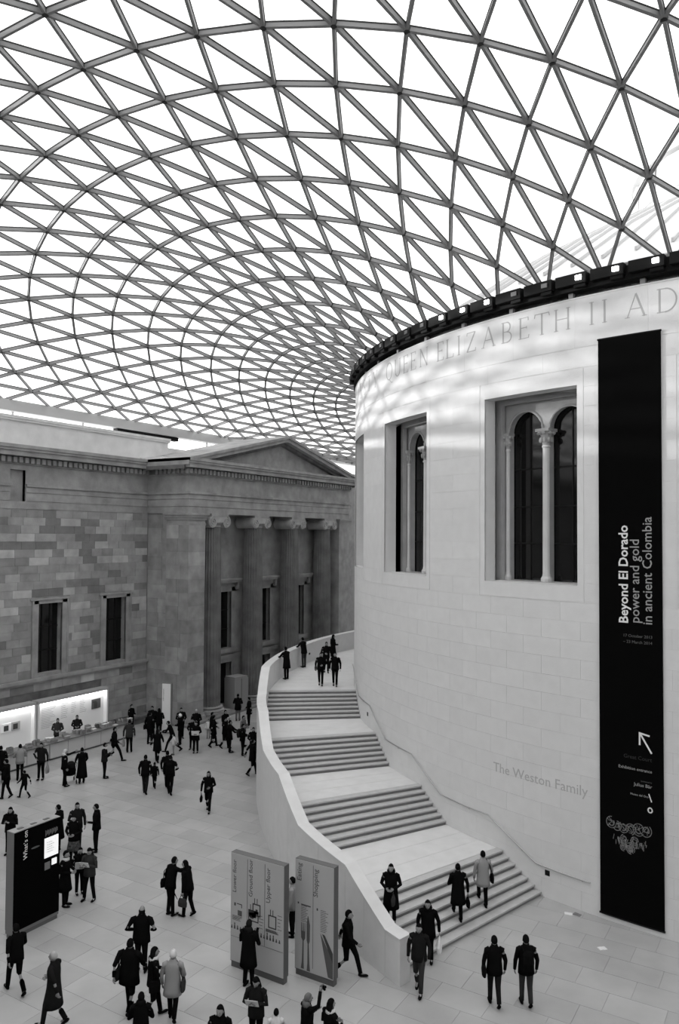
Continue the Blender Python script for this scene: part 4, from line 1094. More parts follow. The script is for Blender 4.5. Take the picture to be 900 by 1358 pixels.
# ------------------------------------------------------------------ people
ARMS = {   # elbow and wrist of the right arm, metres at 1.72 m height: x outward, y forward, z up
 'down': ((.27, -.03, 1.14), (.27, .05, .89)), 'fwd': ((.27, .10, 1.15), (.25, .30, 1.00)), 'back': ((.27, -.17, 1.17), (.27, -.25, .95)),
 'front': ((.28, .0, 1.14), (.10, .27, 1.10)), 'phone': ((.27, .06, 1.14), (.07, .28, 1.25)), 'point': ((.26, .26, 1.40), (.24, .52, 1.50)),
 'raise': ((.34, .12, 1.58), (.24, .22, 1.84)), 'lean': ((.27, .30, 1.14), (.12, .50, 1.14)), 'out': ((.34, -.08, 1.17), (.24, .14, 1.06)),
 'hug': ((.28, .24, 1.32), (.06, .42, 1.34)), 'bag': ((.29, -.02, 1.13), (.31, .02, .87)), 'hip': ((.38, -.08, 1.18), (.20, .06, 1.0))}
def person(loc, rz, h, label, legs='stand', arms=('down', 'down'), lean=0.0, top='cloth_black', hem=.82, legm='cloth_black', hair='short', hairm='hair_dark',
           group=None, extra=None, stride=1.0, head_turn=0.0, foot_dz=(0, 0), scarf=None, skirt=None, wide=1.0, nod=0.0):
    k = h / 1.72
    T = lambda p: Vector(p) * k
    ly = lambda z: lean * max(0, (z - .93)) ** 1.0          # forward shift of the trunk
    if legs == 'walk':
        L = [((-.085, .02, .93), (-.085, .20 * stride, .53), (-.08, .30 * stride, .09 + foot_dz[0])), ((.085, -.02, .93), (.085, -.02, .50), (.08, -.36 * stride, .16 + foot_dz[1]))]
    elif legs == 'step':
        L = [((-.085, 0, .93), (-.085, .22, .66), (-.08, .20, .28)), ((.085, 0, .93), (.085, .03, .51), (.08, -.06, .09))]
    elif legs == 'wide':
        L = [((-.085, 0, .93), (-.13, .03, .51), (-.17, -.02, .09)), ((.085, 0, .93), (.13, .03, .51), (.17, .02, .09))]
    else:
        L = [((-.085, 0, .93), (-.09, .03, .51), (-.10, -.01, .09)), ((.085, 0, .93), (.09, .02, .51), (.10, .03, .09))]
    A = []
    for s, nm in ((-1, arms[0]), (1, arms[1])):
        e, w = ARMS[nm]
        A.append(((s * .185 * wide, ly(1.42), 1.42), (s * e[0] * (.5 + .5 * wide), e[1] + ly(e[2]) * .9, e[2]), (s * w[0], w[1] + ly(w[2]) * .9, w[2])))
    # body: one skin surface grown over a skeleton
    vs, es, rad = [], [], []
    def V(p, r):
        vs.append(tuple(T(p))); rad.append(r * k); return len(vs) - 1
    pel = V((0, 0, .95), .10); sp = V((0, ly(1.15), 1.15), .095); ch = V((0, ly(1.32), 1.32), .10); nk = V((0, ly(1.48) + .01, 1.48), .052); hd0 = V((0, ly(1.54) + .02, 1.54), .05)
    es += [(pel, sp), (sp, ch), (ch, nk), (nk, hd0)]
    for hp_, kn, an in L:
        a = V(hp_, .06); b = V(kn, .042); c = V(an, .03)
        d = Vector(an) - Vector(kn); t_ = V((an[0] * 1.1, an[1] + .13, an[2] - .045 - (.05 if an[2] > .13 and legs == 'walk' else 0)), .032)
        es += [(pel, a), (a, b), (b, c), (c, t_)]
    for sh_, el_, wr_ in A:
        a = V(sh_, .046); b = V(el_, .036); c = V(wr_, .027); es += [(ch, a), (a, b), (b, c)]
    me = bpy.data.meshes.new('skeleton'); me.from_pydata(vs, es, [])
    o = bpy.data.objects.new('skeleton', me); COL.objects.link(o)
    sk = o.modifiers.new('skin', 'SKIN')
    if not me.skin_vertices: me.skin_vertices.new() if hasattr(me.skin_vertices, 'new') else None
    sv = me.skin_vertices[0].data
    for i, r in enumerate(rad): sv[i].radius = (r, r)
    sv[0].use_root = True
    sub = o.modifiers.new('sub', 'SUBSURF'); sub.levels = 1; sub.render_levels = 1
    dg = bpy.context.evaluated_depsgraph_get(); ev = o.evaluated_get(dg); em = ev.to_mesh()
    B = MB(); B.add([v.co.copy() for v in em.vertices], [tuple(p.vertices) for p in em.polygons])
    ev.to_mesh_clear(); bpy.data.objects.remove(o); bpy.data.meshes.remove(me)
    # head with face, turned and nodded on the neck
    hc = T((0, ly(1.60) + .035, 1.60)); ct, st_ = math.cos(head_turn), math.sin(head_turn)
    R_ = Matrix.Rotation(head_turn, 3, 'Z') @ Matrix.Rotation(-nod, 3, 'X')
    def HP(p): return hc + R_ @ (Vector(p) * k)
    def hshape(p):
        q = p.copy(); z = p.z / (.12 * k)
        if z < 0: q.x *= 1 + .28 * z; q.y *= 1 + (.18 * z if p.y < 0 else .05 * z)
        return R_ @ q
    B.ball(hc, .074 * k, .095 * k, .12 * k, 12, 9, 0, hshape)
    B.loft([(HP((0, .088, .03)), R_ @ Vector((.008 * k, 0, 0)), R_ @ Vector((0, .006 * k, 0))), (HP((0, .112, -.022)), R_ @ Vector((.016 * k, 0, 0)), R_ @ Vector((0, .012 * k, 0))), (HP((0, .09, -.035)), R_ @ Vector((.014 * k, 0, 0)), R_ @ Vector((0, .004 * k, 0)))], 6)
    for s in (-1, 1):
        B.ball(HP((s * .076, -.005, -.005)), .010 * k, .018 * k, .03 * k, 6, 4)
        B.ball(HP((s * .03, .083, .012)), .012 * k, .007 * k, .006 * k, 6, 4, 1)
    B.ball(HP((0, .089, -.062)), .024 * k, .007 * k, .006 * k, 6, 4, 1)
    # hands: palm, four fingers of unequal length, thumb from the side of the palm
    for (sh_, el_, wr_), s in zip(A, (-1, 1)):
        e, w = T(el_), T(wr_); d = (w - e).normalized(); ref = Vector((0, 1, 0)) if abs(d.y) < .8 else Vector((0, 0, 1))
        wd = (ref - d * ref.dot(d)).normalized(); nr = d.cross(wd).normalized() * (-s)
        B.loft([(w - d * .01 * k, wd * .026 * k, nr * .02 * k), (w + d * .04 * k, wd * .042 * k, nr * .016 * k), (w + d * .085 * k, wd * .04 * k, nr * .013 * k)], 8)
        for q, (off, ln) in enumerate(((.03, .068), (.010, .078), (-.011, .072), (-.031, .055))):
            p0 = w + d * .08 * k + wd * off * k; p1 = p0 + d * ln * .5 * k + nr * .012 * k; p2 = p1 + d * ln * .32 * k + nr * .03 * k
            B.tube([p0, p1, p2], [.009 * k, .0085 * k, .007 * k], 5)
        p0 = w + d * .025 * k + wd * .034 * k; B.tube([p0, p0 + d * .035 * k + wd * .025 * k, p0 + d * .065 * k + wd * .028 * k + nr * .015 * k], [.011 * k, .01 * k, .008 * k], 5)
    po = B.build('person', [M['skin'], M['hair_dark']], None, smooth=True, loc=loc); po.rotation_euler = (0, 0, rz)
    tag(po, label, 'person', group)
    # clothes
    X = lambda r: Vector((r * k, 0, 0)); Y = lambda r: Vector((0, r * k, 0))
    def ring_(z, rx, ry, dy=0): return (T((0, ly(z) + dy, z)), X(rx * wide), Y(ry))
    fl_ = max(0, (.82 - hem))
    C = MB()
    secs = [ring_(hem, .205 + .12 * fl_, .16 + .16 * fl_)]
    if hem < .7: secs.append(ring_((hem + .9) / 2, .205 + .06 * fl_, .16 + .06 * fl_))
    secs += [ring_(.97, .20, .145), ring_(1.12, .185, .135), ring_(1.28, .195, .14, .005), ring_(1.385, .185, .125), ring_(1.44, .135, .10), ring_(1.49, .085, .08, .01), ring_(1.52, .082, .08, .015)]
    C.loft(secs, 14)
    for sh_, el_, wr_ in A:
        s_ = T(sh_); e = T(el_); w = T(wr_); s0 = s_ + (Vector((0, s_.y, s_.z)) - s_) * .35
        C.tube([s0, s_ + (e - s_) * .12, s_.lerp(e, .5), e, e.lerp(w, .5), w + (w - e).normalized() * .0], [.074 * k, .076 * k, .062 * k, .053 * k, .046 * k, .04 * k], 8)
    C.build('coat' if hem < .75 else 'jacket', M[top], po, smooth=True)
    P_ = MB()
    for hp_, kn, an in L:
        a, b, c = T(hp_), T(kn), T(an)
        P_.tube([a + Vector((0, 0, .04 * k)), a.lerp(b, .35), b, b.lerp(c, .5), c], [.098 * k, .09 * k, .068 * k, .06 * k, .055 * k], 9)
    P_.loft([(T((0, 0, .84)), X(.12), Y(.1)), (T((0, 0, .95)), X(.165), Y(.115)), (T((0, 0, 1.02)), X(.16), Y(.11))], 12)
    P_.build('trousers', M[legm], po, smooth=True)
    for hp_, kn, an in L:
        q = MB(); up = an[2] > .13 and legs == 'walk'; pitch = -.7 if up else 0
        d = Vector((0, math.cos(pitch), math.sin(pitch))); n_ = Vector((0, -math.sin(pitch), math.cos(pitch)))
        a = Vector(an)
        heel = a - n_ * .045 - d * .06
        q.loft([(T(heel), X(.025), n_ * .03 * k), (T(heel + d * .05), X(.042), n_ * .045 * k), (T(heel + d * .14), X(.046), n_ * .038 * k), (T(heel + d * .22), X(.044), n_ * .028 * k), (T(heel + d * .265), X(.02), n_ * .018 * k)], 10)
        q.build('shoe', M['shoe'], po, smooth=True)
    if skirt: 
        q = MB(); q.loft([ring_(.48, .25, .21), ring_(.72, .215, .175), ring_(.98, .165, .125)], 14); q.build('skirt', M[skirt], po, smooth=True)
    # hair or hat
    H = MB()
    def cap(sc, back, low):
        def fn(p):
            q = p.copy()
            if q.y > .0 and q.z < .035 * k: q.y *= .25; q.z = max(q.z, -.02 * k)
            if q.z < -low * k: q.z = -low * k + (q.z + low * k) * .2
            q.y -= back * k
            return R_ @ (q * sc)
        H.ball(hc + R_ @ Vector((0, -.008 * k, .014 * k)), .083 * k, .103 * k, .122 * k, 12, 9, 0, fn)
    if hair == 'short': cap(1.0, .004, .05)
    elif hair == 'long':
        cap(1.03, .006, .06)
        H.loft([(HP((0, -.05, .03)), X(.085), Y(.06)), (HP((0, -.065, -.08)), X(.095), Y(.06)), (HP((0, -.075, -.2)), X(.10), Y(.05)), (HP((0, -.07, -.30)), X(.06), Y(.03))], 10)
    elif hair == 'bun': cap(1.0, .004, .05); H.ball(HP((0, -.11, .06)), .04 * k, .04 * k, .04 * k, 8, 6)
    elif hair == 'hat':
        cap(1.1, .0, .02); H.ball(HP((0, -.01, .14)), .025 * k, .025 * k, .02 * k, 8, 5)
    elif hair == 'hood':
        H.loft([(HP((0, -.03, -.16)), X(.12), Y(.11)), (HP((0, -.06, -.09)), X(.125), Y(.09)), (HP((0, -.075, -.03)), X(.10), Y(.06))], 10); cap(1.0, .004, .05)
    elif hair == 'balding':
        H.loft([(HP((0, -.03, -.05)), X(.078), Y(.075)), (HP((0, -.035, .0)), X(.082), Y(.075)), (HP((0, -.04, .035)), X(.076), Y(.066))], 12)
    H.build('hat' if hair == 'hat' else 'hair', M[hairm], po, smooth=True)
    if scarf:
        q = MB(); q.loft([ring_(1.43, .13, .12, .01), ring_(1.47, .12, .115, .015), ring_(1.52, .10, .1, .02)], 12); q.build('scarf', M[scarf], po, smooth=True)
    return po, T, A, k
def wpt(po, loc, rz, p):
    c, s = math.cos(rz), math.sin(rz); return Vector((loc[0] + c * p[0] - s * p[1], loc[1] + s * p[0] + c * p[1], loc[2] + p[2]))
def carry(kind, loc, rz, T, A, label, m='cloth_black', side=1, k=1.0):
    """bags and papers, each a thing of its own"""
    w = T(A[0 if side < 0 else 1][2])
    mb = MB(); base = wpt(None, loc, rz, (0, 0, 0))
    def fin(name, mb, mm): o = mb.build(name, M[mm], None, loc=base); o.rotation_euler = (0, 0, rz); return o
    if kind == 'handbag':
        c = w + Vector((0, .0, -.30 * k))
        mb.loft([(c + Vector((0, 0, -.13)), (.05, 0, 0), (0, .15, 0)), (c + Vector((0, 0, 0)), (.065, 0, 0), (0, .16, 0)), (c + Vector((0, 0, .11)), (.03, 0, 0), (0, .12, 0))], 10)
        o = fin('handbag', mb, m); h = MB(); h.tube([c + Vector((0, -.09, .1)), c + Vector((0, -.05, .2)), c + Vector((0, .05, .2)), c + Vector((0, .09, .1))], .01, 6); h.build('handle', M[m], o); cat = 'bag'
    elif kind == 'carrier':
        c = w + Vector((0, 0, -.34 * k))
        mb.loft([(c + Vector((.0, 0, -.2)), (.07, 0, 0), (0, .16, 0)), (c + Vector((.01, .01, -.05)), (.09, 0, 0), (0, .17, 0)), (c + Vector((0, 0, .12)), (.05, 0, 0), (0, .13, 0)), (c + Vector((0, 0, .24)), (.015, 0, 0), (0, .04, 0))], 10)
        o = fin('carrier_bag', mb, m); h = MB(); h.tube([c + Vector((0, -.03, .22)), c + Vector((0, 0, .29)), c + Vector((0, .03, .22))], .01, 6); h.build('handle', M[m], o); cat = 'bag'
    elif kind == 'shoulder':
        c = Vector((side * .27 * k, -.04 * k, .93 * k))
        mb.loft([(c + Vector((0, 0, -.14)), (.05, 0, 0), (0, .14, 0)), (c + Vector((0, 0, 0)), (.065, 0, 0), (0, .15, 0)), (c + Vector((0, 0, .12)), (.04, 0, 0), (0, .13, 0))], 10)
        o = fin('shoulder_bag', mb, m); h = MB(); h.tube([c + Vector((0, .02, .12)), (side * .20 * k, .04 * k, 1.3 * k), (side * .10 * k, 0, 1.475 * k), (side * .2 * k, -.1 * k, 1.3 * k), c + Vector((0, -.04, .12))], .014, 6); h.build('strap', M[m], o); cat = 'bag'
    elif kind == 'backpack':
        c = Vector((0, -.22 * k, 1.22 * k))
        mb.loft([(c + Vector((0, 0, -.22)), (.13, 0, 0), (0, .08, 0)), (c + Vector((0, -.01, -.05)), (.15, 0, 0), (0, .10, 0)), (c + Vector((0, 0, .15)), (.14, 0, 0), (0, .085, 0)), (c + Vector((0, .02, .22)), (.08, 0, 0), (0, .05, 0))], 12)
        o = fin('backpack', mb, m)
        for s in (-1, 1): h = MB(); h.tube([c + Vector((s * .09, .06, .18)), (s * .11 * k, .02, 1.47 * k), (s * .13 * k, .15 * k, 1.33 * k), (s * .15 * k, .06 * k, 1.08 * k)], .018, 6); h.build('strap', M[m], o)
        cat = 'bag'
    elif kind == 'paper':
        c = (T(A[0][2]) + T(A[1][2])) / 2 + Vector((0, .07, .05))
        mb.obox(c, (.15, 0, 0), (0, .05, .09), (0, -.003, .0025)); o = fin('leaflet', mb, m); cat = 'leaflet'
    elif kind == 'map':
        c = (T(A[0][2]) + T(A[1][2])) / 2 + Vector((0, .07, .06))
        mb.obox(c + Vector((-.1, 0, 0)), (.1, .03, 0), (0, .06, .13), (0, -.003, .0025)); mb.obox(c + Vector((.1, 0, 0)), (.1, -.03, 0), (0, .06, .13), (0, -.003, .0025)); o = fin('folded_map', mb, m); cat = 'map'
    elif kind == 'phone':
        c = w + Vector((0, .07, .05)); mb.obox(c, (.035, 0, 0), (0, .04, .06), (0, -.004, .003)); mb.obox(c + Vector((0, -.005, .004)), (.03, 0, 0), (0, .035, .052), (0, -.001, .001)); o = fin('phone', mb, m); cat = 'phone'
    elif kind == 'camera':
        c = w + Vector((0, .08, .06)); mb.obox(c, (.06, 0, 0), (0, .02, 0), (0, 0, .04)); mb.lathe([(.025, 0), (.025, .04)], 10) if False else None
        mb.tube([c + Vector((0, .02, 0)), c + Vector((0, .06, 0))], .025, 10); o = fin('camera_in_hand', mb, m); cat = 'camera'
    elif kind == 'umbrella':
        c = w; mb.tube([c + Vector((0, 0, .04)), c + Vector((.02, .1, -.1)), c + Vector((.05, .35, -.62))], [.02, .035, .008], 8); o = fin('umbrella', mb, m); cat = 'umbrella'
        h = MB(); h.tube([c + Vector((0, 0, .04)), c + Vector((0, -.02, .1)), c + Vector((0, .02, .13))], .012, 6); h.build('handle', M[m], o)
    tag(o, label, cat); return o
AWAY, TOWARD, LEFT, RIGHT = 121.3, 301.3, 211.3, 31.3     # directions seen in the photograph, degrees of heading
def P(x, y, z, h, heading, label, carried=(), **kw):
    rz = math.radians(heading - 90)
    po, T, A, k = person((x, y, z), rz, h, label, **kw)
    for c in carried: carry(c[0], (x, y, z), rz, T, A, c[1], *(c[2:]), k=k)
W_ = dict(legs='walk'); SWING = ('back', 'fwd'); SW2 = ('fwd', 'back'); FR = ('front', 'front'); PH = ('phone', 'phone')
# nearest people, lower left
P(-16.01, -33.79, 0, 1.72, 165, 'person in black jacket walking past the foot of the black board', arms=SWING, **W_)
P(-14.08, -34.17, 0, 1.74, 200, 'grey-haired person in a long dark coat striding at the lower left', arms=SWING, hem=.48, top='cloth_dark', legm='cloth_dark', hairm='hair_grey', stride=.75, **W_)
P(-13.95, -31.47, 0, 1.76, AWAY, 'balding person in black jacket seen from behind with elbows out', arms=('out', 'out'), hair='balding', wide=1.15)
P(-12.92, -32.88, 0, 1.78, 110, 'broad person in a bulky black coat with a bag at the left hip', [('shoulder', 'black bag at the hip of the broad person in a bulky coat', 'cloth_dark', -1)], arms=SWING, hem=.72, wide=1.2, stride=.6, **W_)
P(-12.30, -32.70, 0, 1.68, 60, 'person with a pale scarf close beside the broad person in black', [('shoulder', 'black shoulder bag of the person with the pale scarf', 'cloth_black', 1)], scarf='cloth_light', hair='long', stride=.7, arms=FR, **W_)
P(-11.34, -34.05, 0, 1.55, 130, 'small dark hooded figure at the bottom edge below the person with the pale scarf', hair='hood', arms=FR)
P(-11.82, -32.54, 0, 1.66, AWAY, 'person in a pale quilted coat and white knitted hat walking away', [('shoulder', 'dark shoulder bag on the pale quilted coat', 'cloth_char', 1)], top='cloth_grey', hem=.66, hair='hat', hairm='cloth_light', arms=('down', 'front'), stride=.5, wide=1.05, **W_)
P(-9.45, -33.61, 0, 1.66, 290, 'long-haired person facing us at the bottom edge, head and shoulders in view', hair='long', arms=FR)
P(-15.52, -28.72, 0, 1.74, 75, 'taller of the embracing couple, carrying a rolled umbrella', [('umbrella', 'rolled dark umbrella held by the embracing couple', 'cloth_black', -1), ('shoulder', 'black bag on the back of the taller embracing person', 'cloth_black', -1)], arms=('down', 'hug'), lean=.16, top='cloth_black')
P(-15.0, -28.48, 0, 1.68, 190, 'shorter of the embracing couple, with a handbag hanging from one arm', [('handbag', 'dark handbag hanging from the arm of the embracing couple', 'cloth_char', -1)], arms=('bag', 'hug'), lean=.16, hair='long', stride=.4, **W_)
P(-23.69, -28.41, 0, 1.70, 300, 'person with a pale face seen over the top of the black board, at the left', hair='hood', arms=PH)
P(-22.40, -27.32, 0, 1.70, 200, 'dark-coated person half hidden behind the right end of the black board', arms=FR, hem=.5)
P(-21.12, -27.70, 0, 1.68, 300, 'person in a patterned skirt with folded arms, in the group of three', arms=FR, skirt='skirt', hair='long')
P(-21.85, -26.95, 0, 1.78, 330, 'tallest person at the back of the group of three', arms=('down', 'front'), top='cloth_dark')
P(-21.20, -26.60, 0, 1.74, 215, 'slim person in dark jacket at the right of the group of three', arms=('front', 'down'))
P(-18.75, -30.02, 0, 1.72, 20, 'person with a pale collar close to the side of the black board', scarf='cloth_light', arms=FR, hem=.5)
P(-19.05, -29.20, 0, 1.52, 330, 'person bending over a large crumpled map beside the black board', [('map', 'large pale map held beside the black board', 'cloth_light')], arms=FR, lean=.18)
P(-18.40, -29.35, 0, 1.66, 290, 'person in dark trousers reading a white leaflet, right of the black board', [('paper', 'white leaflet read by the person right of the black board', 'white_cloth')], arms=PH, hair='long', top='cloth_char', legs='wide', nod=.3)
# along the bookstall
P(-29.08, -24.71, 0, 1.72, LEFT, 'person in dark jacket at the left edge, behind a child', arms=('down', 'front'), hem=.8, stride=.5, **W_)
P(-28.49, -24.23, 0, 1.20, 190, 'small child in dark clothes walking at the left edge', arms=SW2, **W_)
P(-31.20, -23.50, 0, 1.72, 160, 'dark-coated customer at the counter, at the left frame edge', arms=FR, hem=.6)
P(-30.77, -22.78, 0, 1.70, 150, 'customer in a pale grey jacket at the bookstall counter', arms=FR, top='cloth_grey')
P(-30.03, -22.17, 0, 1.74, 300, 'person in an open dark jacket facing us in front of the bookstall', [('carrier', 'pale bag held by the person in an open dark jacket', 'cloth_grey', -1)], arms=('bag', 'hip'), top='cloth_dark')
P(-28.28, -22.25, 0, 1.70, 60, 'person with a pale hood pointing with an outstretched arm', arms=('point', 'down'), hair='hood', hairm='cloth_light', top='cloth_black')
P(-27.95, -21.52, 0, 1.66, 150, 'person in a long black coat beside a pushchair', arms=('fwd', 'fwd'), hem=.3)
P(-27.68, -20.41, 0, 1.68, 40, 'person with a pale collar holding something up, right of the pushchair', [('camera', 'camera held up in front of the bookstall', 'cloth_grey', 1)], scarf='cloth_light', arms=('front', 'phone'), top='cloth_dark')
P(-29.37, -18.24, 0, 1.76, 35, 'tall dark person striding to the right before the bookstall', arms=SWING, stride=1.3, **W_)
P(-29.97, -16.63, 0, 1.74, 125, 'person with a pale carrier bag, standing off the right end of the counter', [('carrier', 'pale carrier bag hanging at the right end of the bookstall', 'cloth_grey', -1)], arms=('bag', 'down'), top='cloth_char')
P(-33.0, -13.6, 0, 1.66, 10, 'dark figure by the wall, just past the end of the bookstall', arms=FR)
P(-33.55, -18.4, 0, 1.72, 320, 'bookstall attendant behind the counter, the left one of two', arms=FR, top='cloth_char')
P(-33.55, -17.1, 0, 1.64, 320, 'bookstall attendant behind the counter, the right one of two', arms=FR, hair='bun', top='cloth_dark')
# crowd before the portico
P(-30.25, -14.85, 0, 1.78, 100, 'tall dark person with a bag at the left of the crowd', [('shoulder', 'black bag of the tall person at the left of the crowd', 'cloth_black', -1)], arms=('down', 'down'))
P(-30.73, -13.63, 0, 1.70, 150, 'dark-haired person just left of the white sign', arms=FR, hair='long')
P(-31.25, -13.65, 0, 1.78, 290, 'person standing right in front of the white sign', arms=('hip', 'front'))
P(-27.42, -17.15, 0, 1.70, AWAY, 'long-haired person in dark coat walking towards the crowd', hair='long', hem=.6, arms=SWING, stride=.6, **W_)
P(-29.62, -13.01, 0, 1.76, 330, 'dark person behind the white-hatted one in the crowd', arms=FR)
P(-28.75, -14.0, 0, 1.70, 200, 'person in the crowd wearing a white hat', hair='hat', hairm='white_cloth', arms=FR)
P(-27.55, -14.35, 0, 1.68, 290, 'dark person with legs together in the middle of the crowd', arms=FR)
P(-27.66, -15.68, 0, 1.10, 220, 'toddler in pale clothes at the front of the crowd', top='cloth_light', legm='cloth_grey', arms=SWING)
P(-28.15, -15.25, 0, 1.64, 215, 'person stooping over the toddler with one leg stretched back', arms=('lean', 'lean'), lean=.35, stride=1.3, **W_)
P(-28.74, -12.7, 0, 1.72, 300, 'bareheaded person at the back of the crowd, behind the one with a white bundle', arms=FR, hairm='hair_grey')
P(-26.95, -14.75, 0, 1.66, 305, 'person in the crowd holding a white bundle to the chest', [('map', 'white bundle held to the chest in the crowd', 'white_cloth')], arms=FR, hem=.7)
P(-28.35, -12.10, 0, 1.10, 300, 'child in a white top in the gap of the crowd', top='white_cloth', legm='cloth_grey')
P(-27.56, -12.73, 0, 1.70, 40, 'dark person in the right half of the crowd, at the back', arms=FR)
P(-26.91, -13.35, 0, 1.72, 60, 'dark person stepping forward in the right half of the crowd', arms=SW2, stride=.7, hem=.7, **W_)
P(-27.3, -11.9, 0, 1.70, 350, 'person holding up a white leaflet at the back of the crowd', [('paper', 'white leaflet held up at the back of the crowd', 'white_cloth')], arms=PH)
P(-25.45, -13.75, 0, 1.72, 35, 'dark person holding a white paper out to the right', [('paper', 'white paper held out at the right end of the crowd', 'white_cloth')], arms=('lean', 'lean'), hem=.7)
P(-26.20, -13.25, 0, 1.68, 20, 'dark person close behind the one holding a paper out', arms=FR, stride=.6, **W_)
P(-29.57, -7.90, 0, 1.68, AWAY, 'bare-legged person in a dark jacket before the pale booth', legm='cloth_mid', hem=.72, arms=FR)
P(-28.26, -8.44, 0, 1.72, 200, 'dark person right of the pale booth', arms=SWING, hem=.7)
P(-25.58, -12.42, 0, 1.70, 10, 'person in a grey jacket at the map stand', top='cloth_mid', arms=FR)
P(-24.51, -13.83, 0, 1.66, 30, 'dark person with a rucksack at the map stand', [('backpack', 'dark rucksack worn at the map stand', 'cloth_dark')], arms=FR)
P(-21.99, -16.24, 0, 1.74, 60, 'dark person walking close to the curved stair wall', arms=SWING, stride=.8, hem=.7, **W_)
P(-23.49, -14.21, 0, 1.70, 300, 'dark person half hidden by the curved stair wall', arms=FR)
P(-24.36, -21.02, 0, 1.74, AWAY, 'dark person walking away, left of the family with a child between them', arms=('down', 'down'), stride=.5, legm='cloth_dark', **W_)
P(-24.6, -20.2, 0, 1.18, AWAY, 'child walking between two grown-ups in the middle of the floor', arms=('down', 'down'), stride=.6, **W_)
P(-23.35, -20.5, 0, 1.76, AWAY, 'broad dark person walking away, right of the child', [('backpack', 'black rucksack on the broad person right of the child', 'cloth_black')], arms=('down', 'out'), stride=.5, wide=1.1, **W_)
P(-24.05, -19.95, 0, 1.72, AWAY, 'dark person in front of the broad one with the rucksack', arms=('down', 'down'), stride=.6, **W_)
P(-20.50, -21.19, 0, 1.68, TOWARD, 'long-haired person in black walking alone towards us', [('handbag', 'black bag of the long-haired person walking alone', 'cloth_black', 1)], hair='long', arms=('front', 'bag'), stride=.8, **W_)
# before and beside the directory boards
P(-11.15, -30.45, 0, 1.70, 100, 'person in a dark hooded coat facing the wide directory board', [('phone', 'phone held up to the wide directory board', 'cloth_black', 1)], hair='hood', hem=.55, arms=PH, hairm='cloth_dark')
P(-9.45, -32.35, 0, 1.66, 290, 'long-haired person looking down at a phone, below the directory boards', [('paper', 'pale leaflet in the hands of the person looking down', 'cloth_light')], hair='long', arms=PH, nod=.4, top='cloth_dark')
P(-8.75, -32.55, 0, 1.25, AWAY, 'child with short dark hair at the bottom edge', top='cloth_light')
P(-8.14, -32.24, 0, 1.62, 60, 'person raising a camera, bottom centre', [('camera', 'camera raised overhead, bottom centre', 'cloth_black', 1)], arms=('phone', 'raise'), hair='hood', hairm='cloth_mid')
P(-7.62, -32.12, 0, 1.60, 70, 'person with a pale collar beside the one raising a camera', scarf='cloth_light', arms=FR, hair='long')
P(-9.20, -28.70, 0, 1.74, 20, 'dark person striding out behind the narrower directory board', arms=SWING, stride=1.1, **W_)
P(-11.62, -27.75, 0, 1.70, 200, 'person glimpsed in the gap between the two directory boards', arms=('down', 'down'), top='cloth_grey')
# on and below the stairs
P(-8.88, -26.84, .714, 1.66, 290, 'person in a fur-collared black coat coming down beside the parapet', [('handbag', 'dark bag of the person coming down beside the parapet', 'cloth_char', -1)], hair='hood', hem=.45, arms=('front', 'front'))
P(-7.69, -26.93, 0, 1.72, 290, 'hooded person at the foot of the stairs with a white carrier bag', [('carrier', 'crumpled white carrier bag at the foot of the stairs', 'white_cloth', -1)], hair='hood', arms=('bag', 'down'), hem=.7, lean=.1)
P(-7.29, -28.34, 0, 1.74, 285, 'person in dark jacket and grey trousers walking off past the parapet end', arms=('down', 'down'), top='cloth_dark', legm='cloth_char', stride=.6, **W_)
P(-7.64, -24.93, .2857, 1.68, 125, 'person in a black coat climbing the lowest flight', [('handbag', 'black handbag of the person climbing in a black coat', 'cloth_black', 1)], arms=('front', 'bag'), hair='bun', hem=.55, legs='step')
P(-7.33, -23.69, .2857, 1.70, 125, 'person in a pale grey coat climbing the lowest flight', [('shoulder', 'black shoulder bag on the pale grey coat', 'cloth_black', 1)], arms=('down', 'down'), top='cloth_grey', hem=.68, legs='step')
P(-5.43, -27.90, 0, 1.72, AWAY, 'person in black jacket walking away, the left of the pair below the stairs', [('shoulder', 'black bag of the left one of the pair below the stairs', 'cloth_black', -1)], arms=('down', 'down'), stride=.5, legm='cloth_dark', **W_)
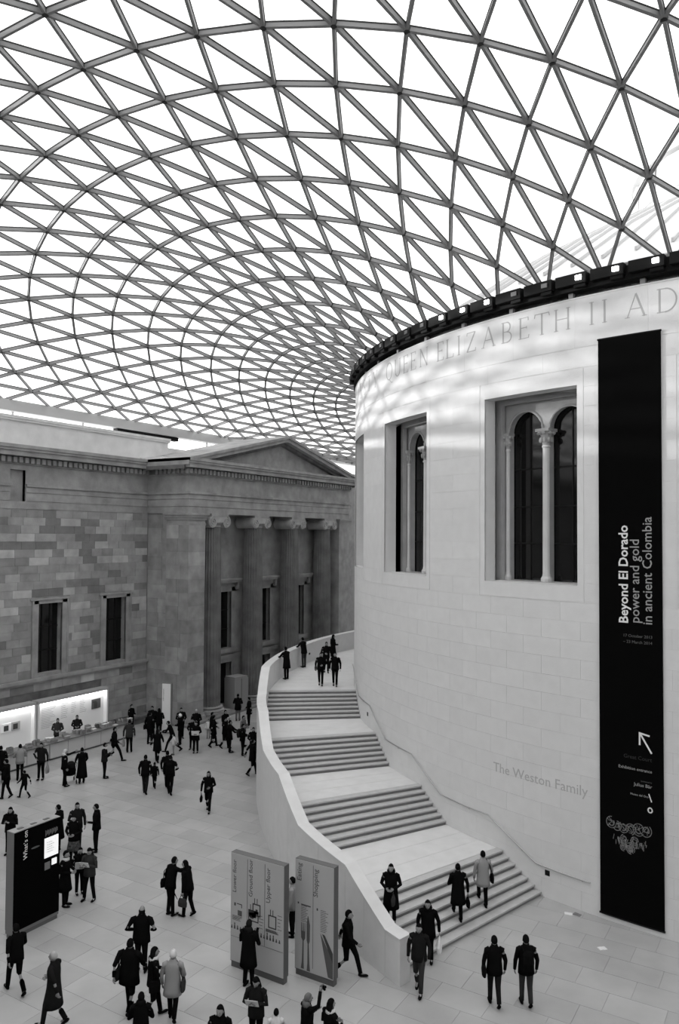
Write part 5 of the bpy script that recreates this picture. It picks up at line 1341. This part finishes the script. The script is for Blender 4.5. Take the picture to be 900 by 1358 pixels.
P(-4.76, -27.48, 0, 1.74, AWAY, 'person with a rucksack, the right of the pair below the stairs', [('backpack', 'black rucksack of the right one of the pair', 'cloth_black')], arms=('down', 'down'), stride=.4, legm='cloth_char', **W_)
# on the upper landing
P(-22.62, -12.5, 4, 1.72, 165, 'person in black leaning on the parapet, nearer the stairs', arms=('lean', 'lean'), lean=.12, hem=.6)
P(-23.95, -8.85, 4, 1.72, 165, 'person in dark jacket leaning on the parapet, farther from the stairs', arms=('lean', 'lean'), lean=.2, legm='cloth_char')
P(-23.41, -6.53, 4, 1.70, 60, 'long-haired person at the back of the upper landing', hair='long', hem=.6, arms=FR)
P(-21.95, -9.6, 4, 1.72, 310, 'dark person behind the couple on the upper landing', arms=('down', 'front'), stride=.5, **W_)
P(-20.19, -12.92, 4, 1.68, 300, 'left one of the couple about to come down the top flight', [('shoulder', 'dark bag of the left one of the couple on the landing', 'cloth_char', 1)], arms=('front', 'down'), stride=.4, **W_)
P(-19.47, -12.69, 4, 1.72, 300, 'right one of the couple about to come down the top flight', arms=('down', 'down'), stride=.4, **W_)
# pushchair by the person in the long coat
pc = empty('pushchair', (-28.45, -21.75, 0), math.radians(60)); tag(pc, 'dark folding pushchair beside the person in a long black coat', 'pushchair')
mb = MB(); mb.loft([((0, .1, .35), (.2, 0, 0), (0, .2, 0)), ((0, .0, .5), (.22, 0, 0), (0, .24, .05)), ((0, -.12, .8), (.2, 0, 0), (0, .12, .08))], 10); mb.build('seat', M['cloth_black'], pc)
mb = MB(); mb.ball((0, -.05, .85), .22, .24, .18, 10, 6); mb.build('hood', M['cloth_dark'], pc)
for s in (-1, 1):
    mb = MB(); mb.tube([(s * .22, .35, .1), (s * .22, -.05, .55), (s * .22, -.35, 1.0)], .015, 6); mb.build('frame', M['black'], pc)
    for y in (.35, -.25):
        mb = MB(); mb.tube([(s * .20, y, .09), (s * .24, y, .09)], .09, 12); mb.build('wheel', M['black'], pc)
    mb = MB(); mb.tube([(s * .22, -.25, .1), (s * .22, 0, .5)], .014, 6); mb.build('frame', M['black'], pc)
mb = MB(); mb.tube([(-.22, -.35, 1.0), (.22, -.35, 1.0)], .018, 8); mb.build('handle', M['black'], pc)
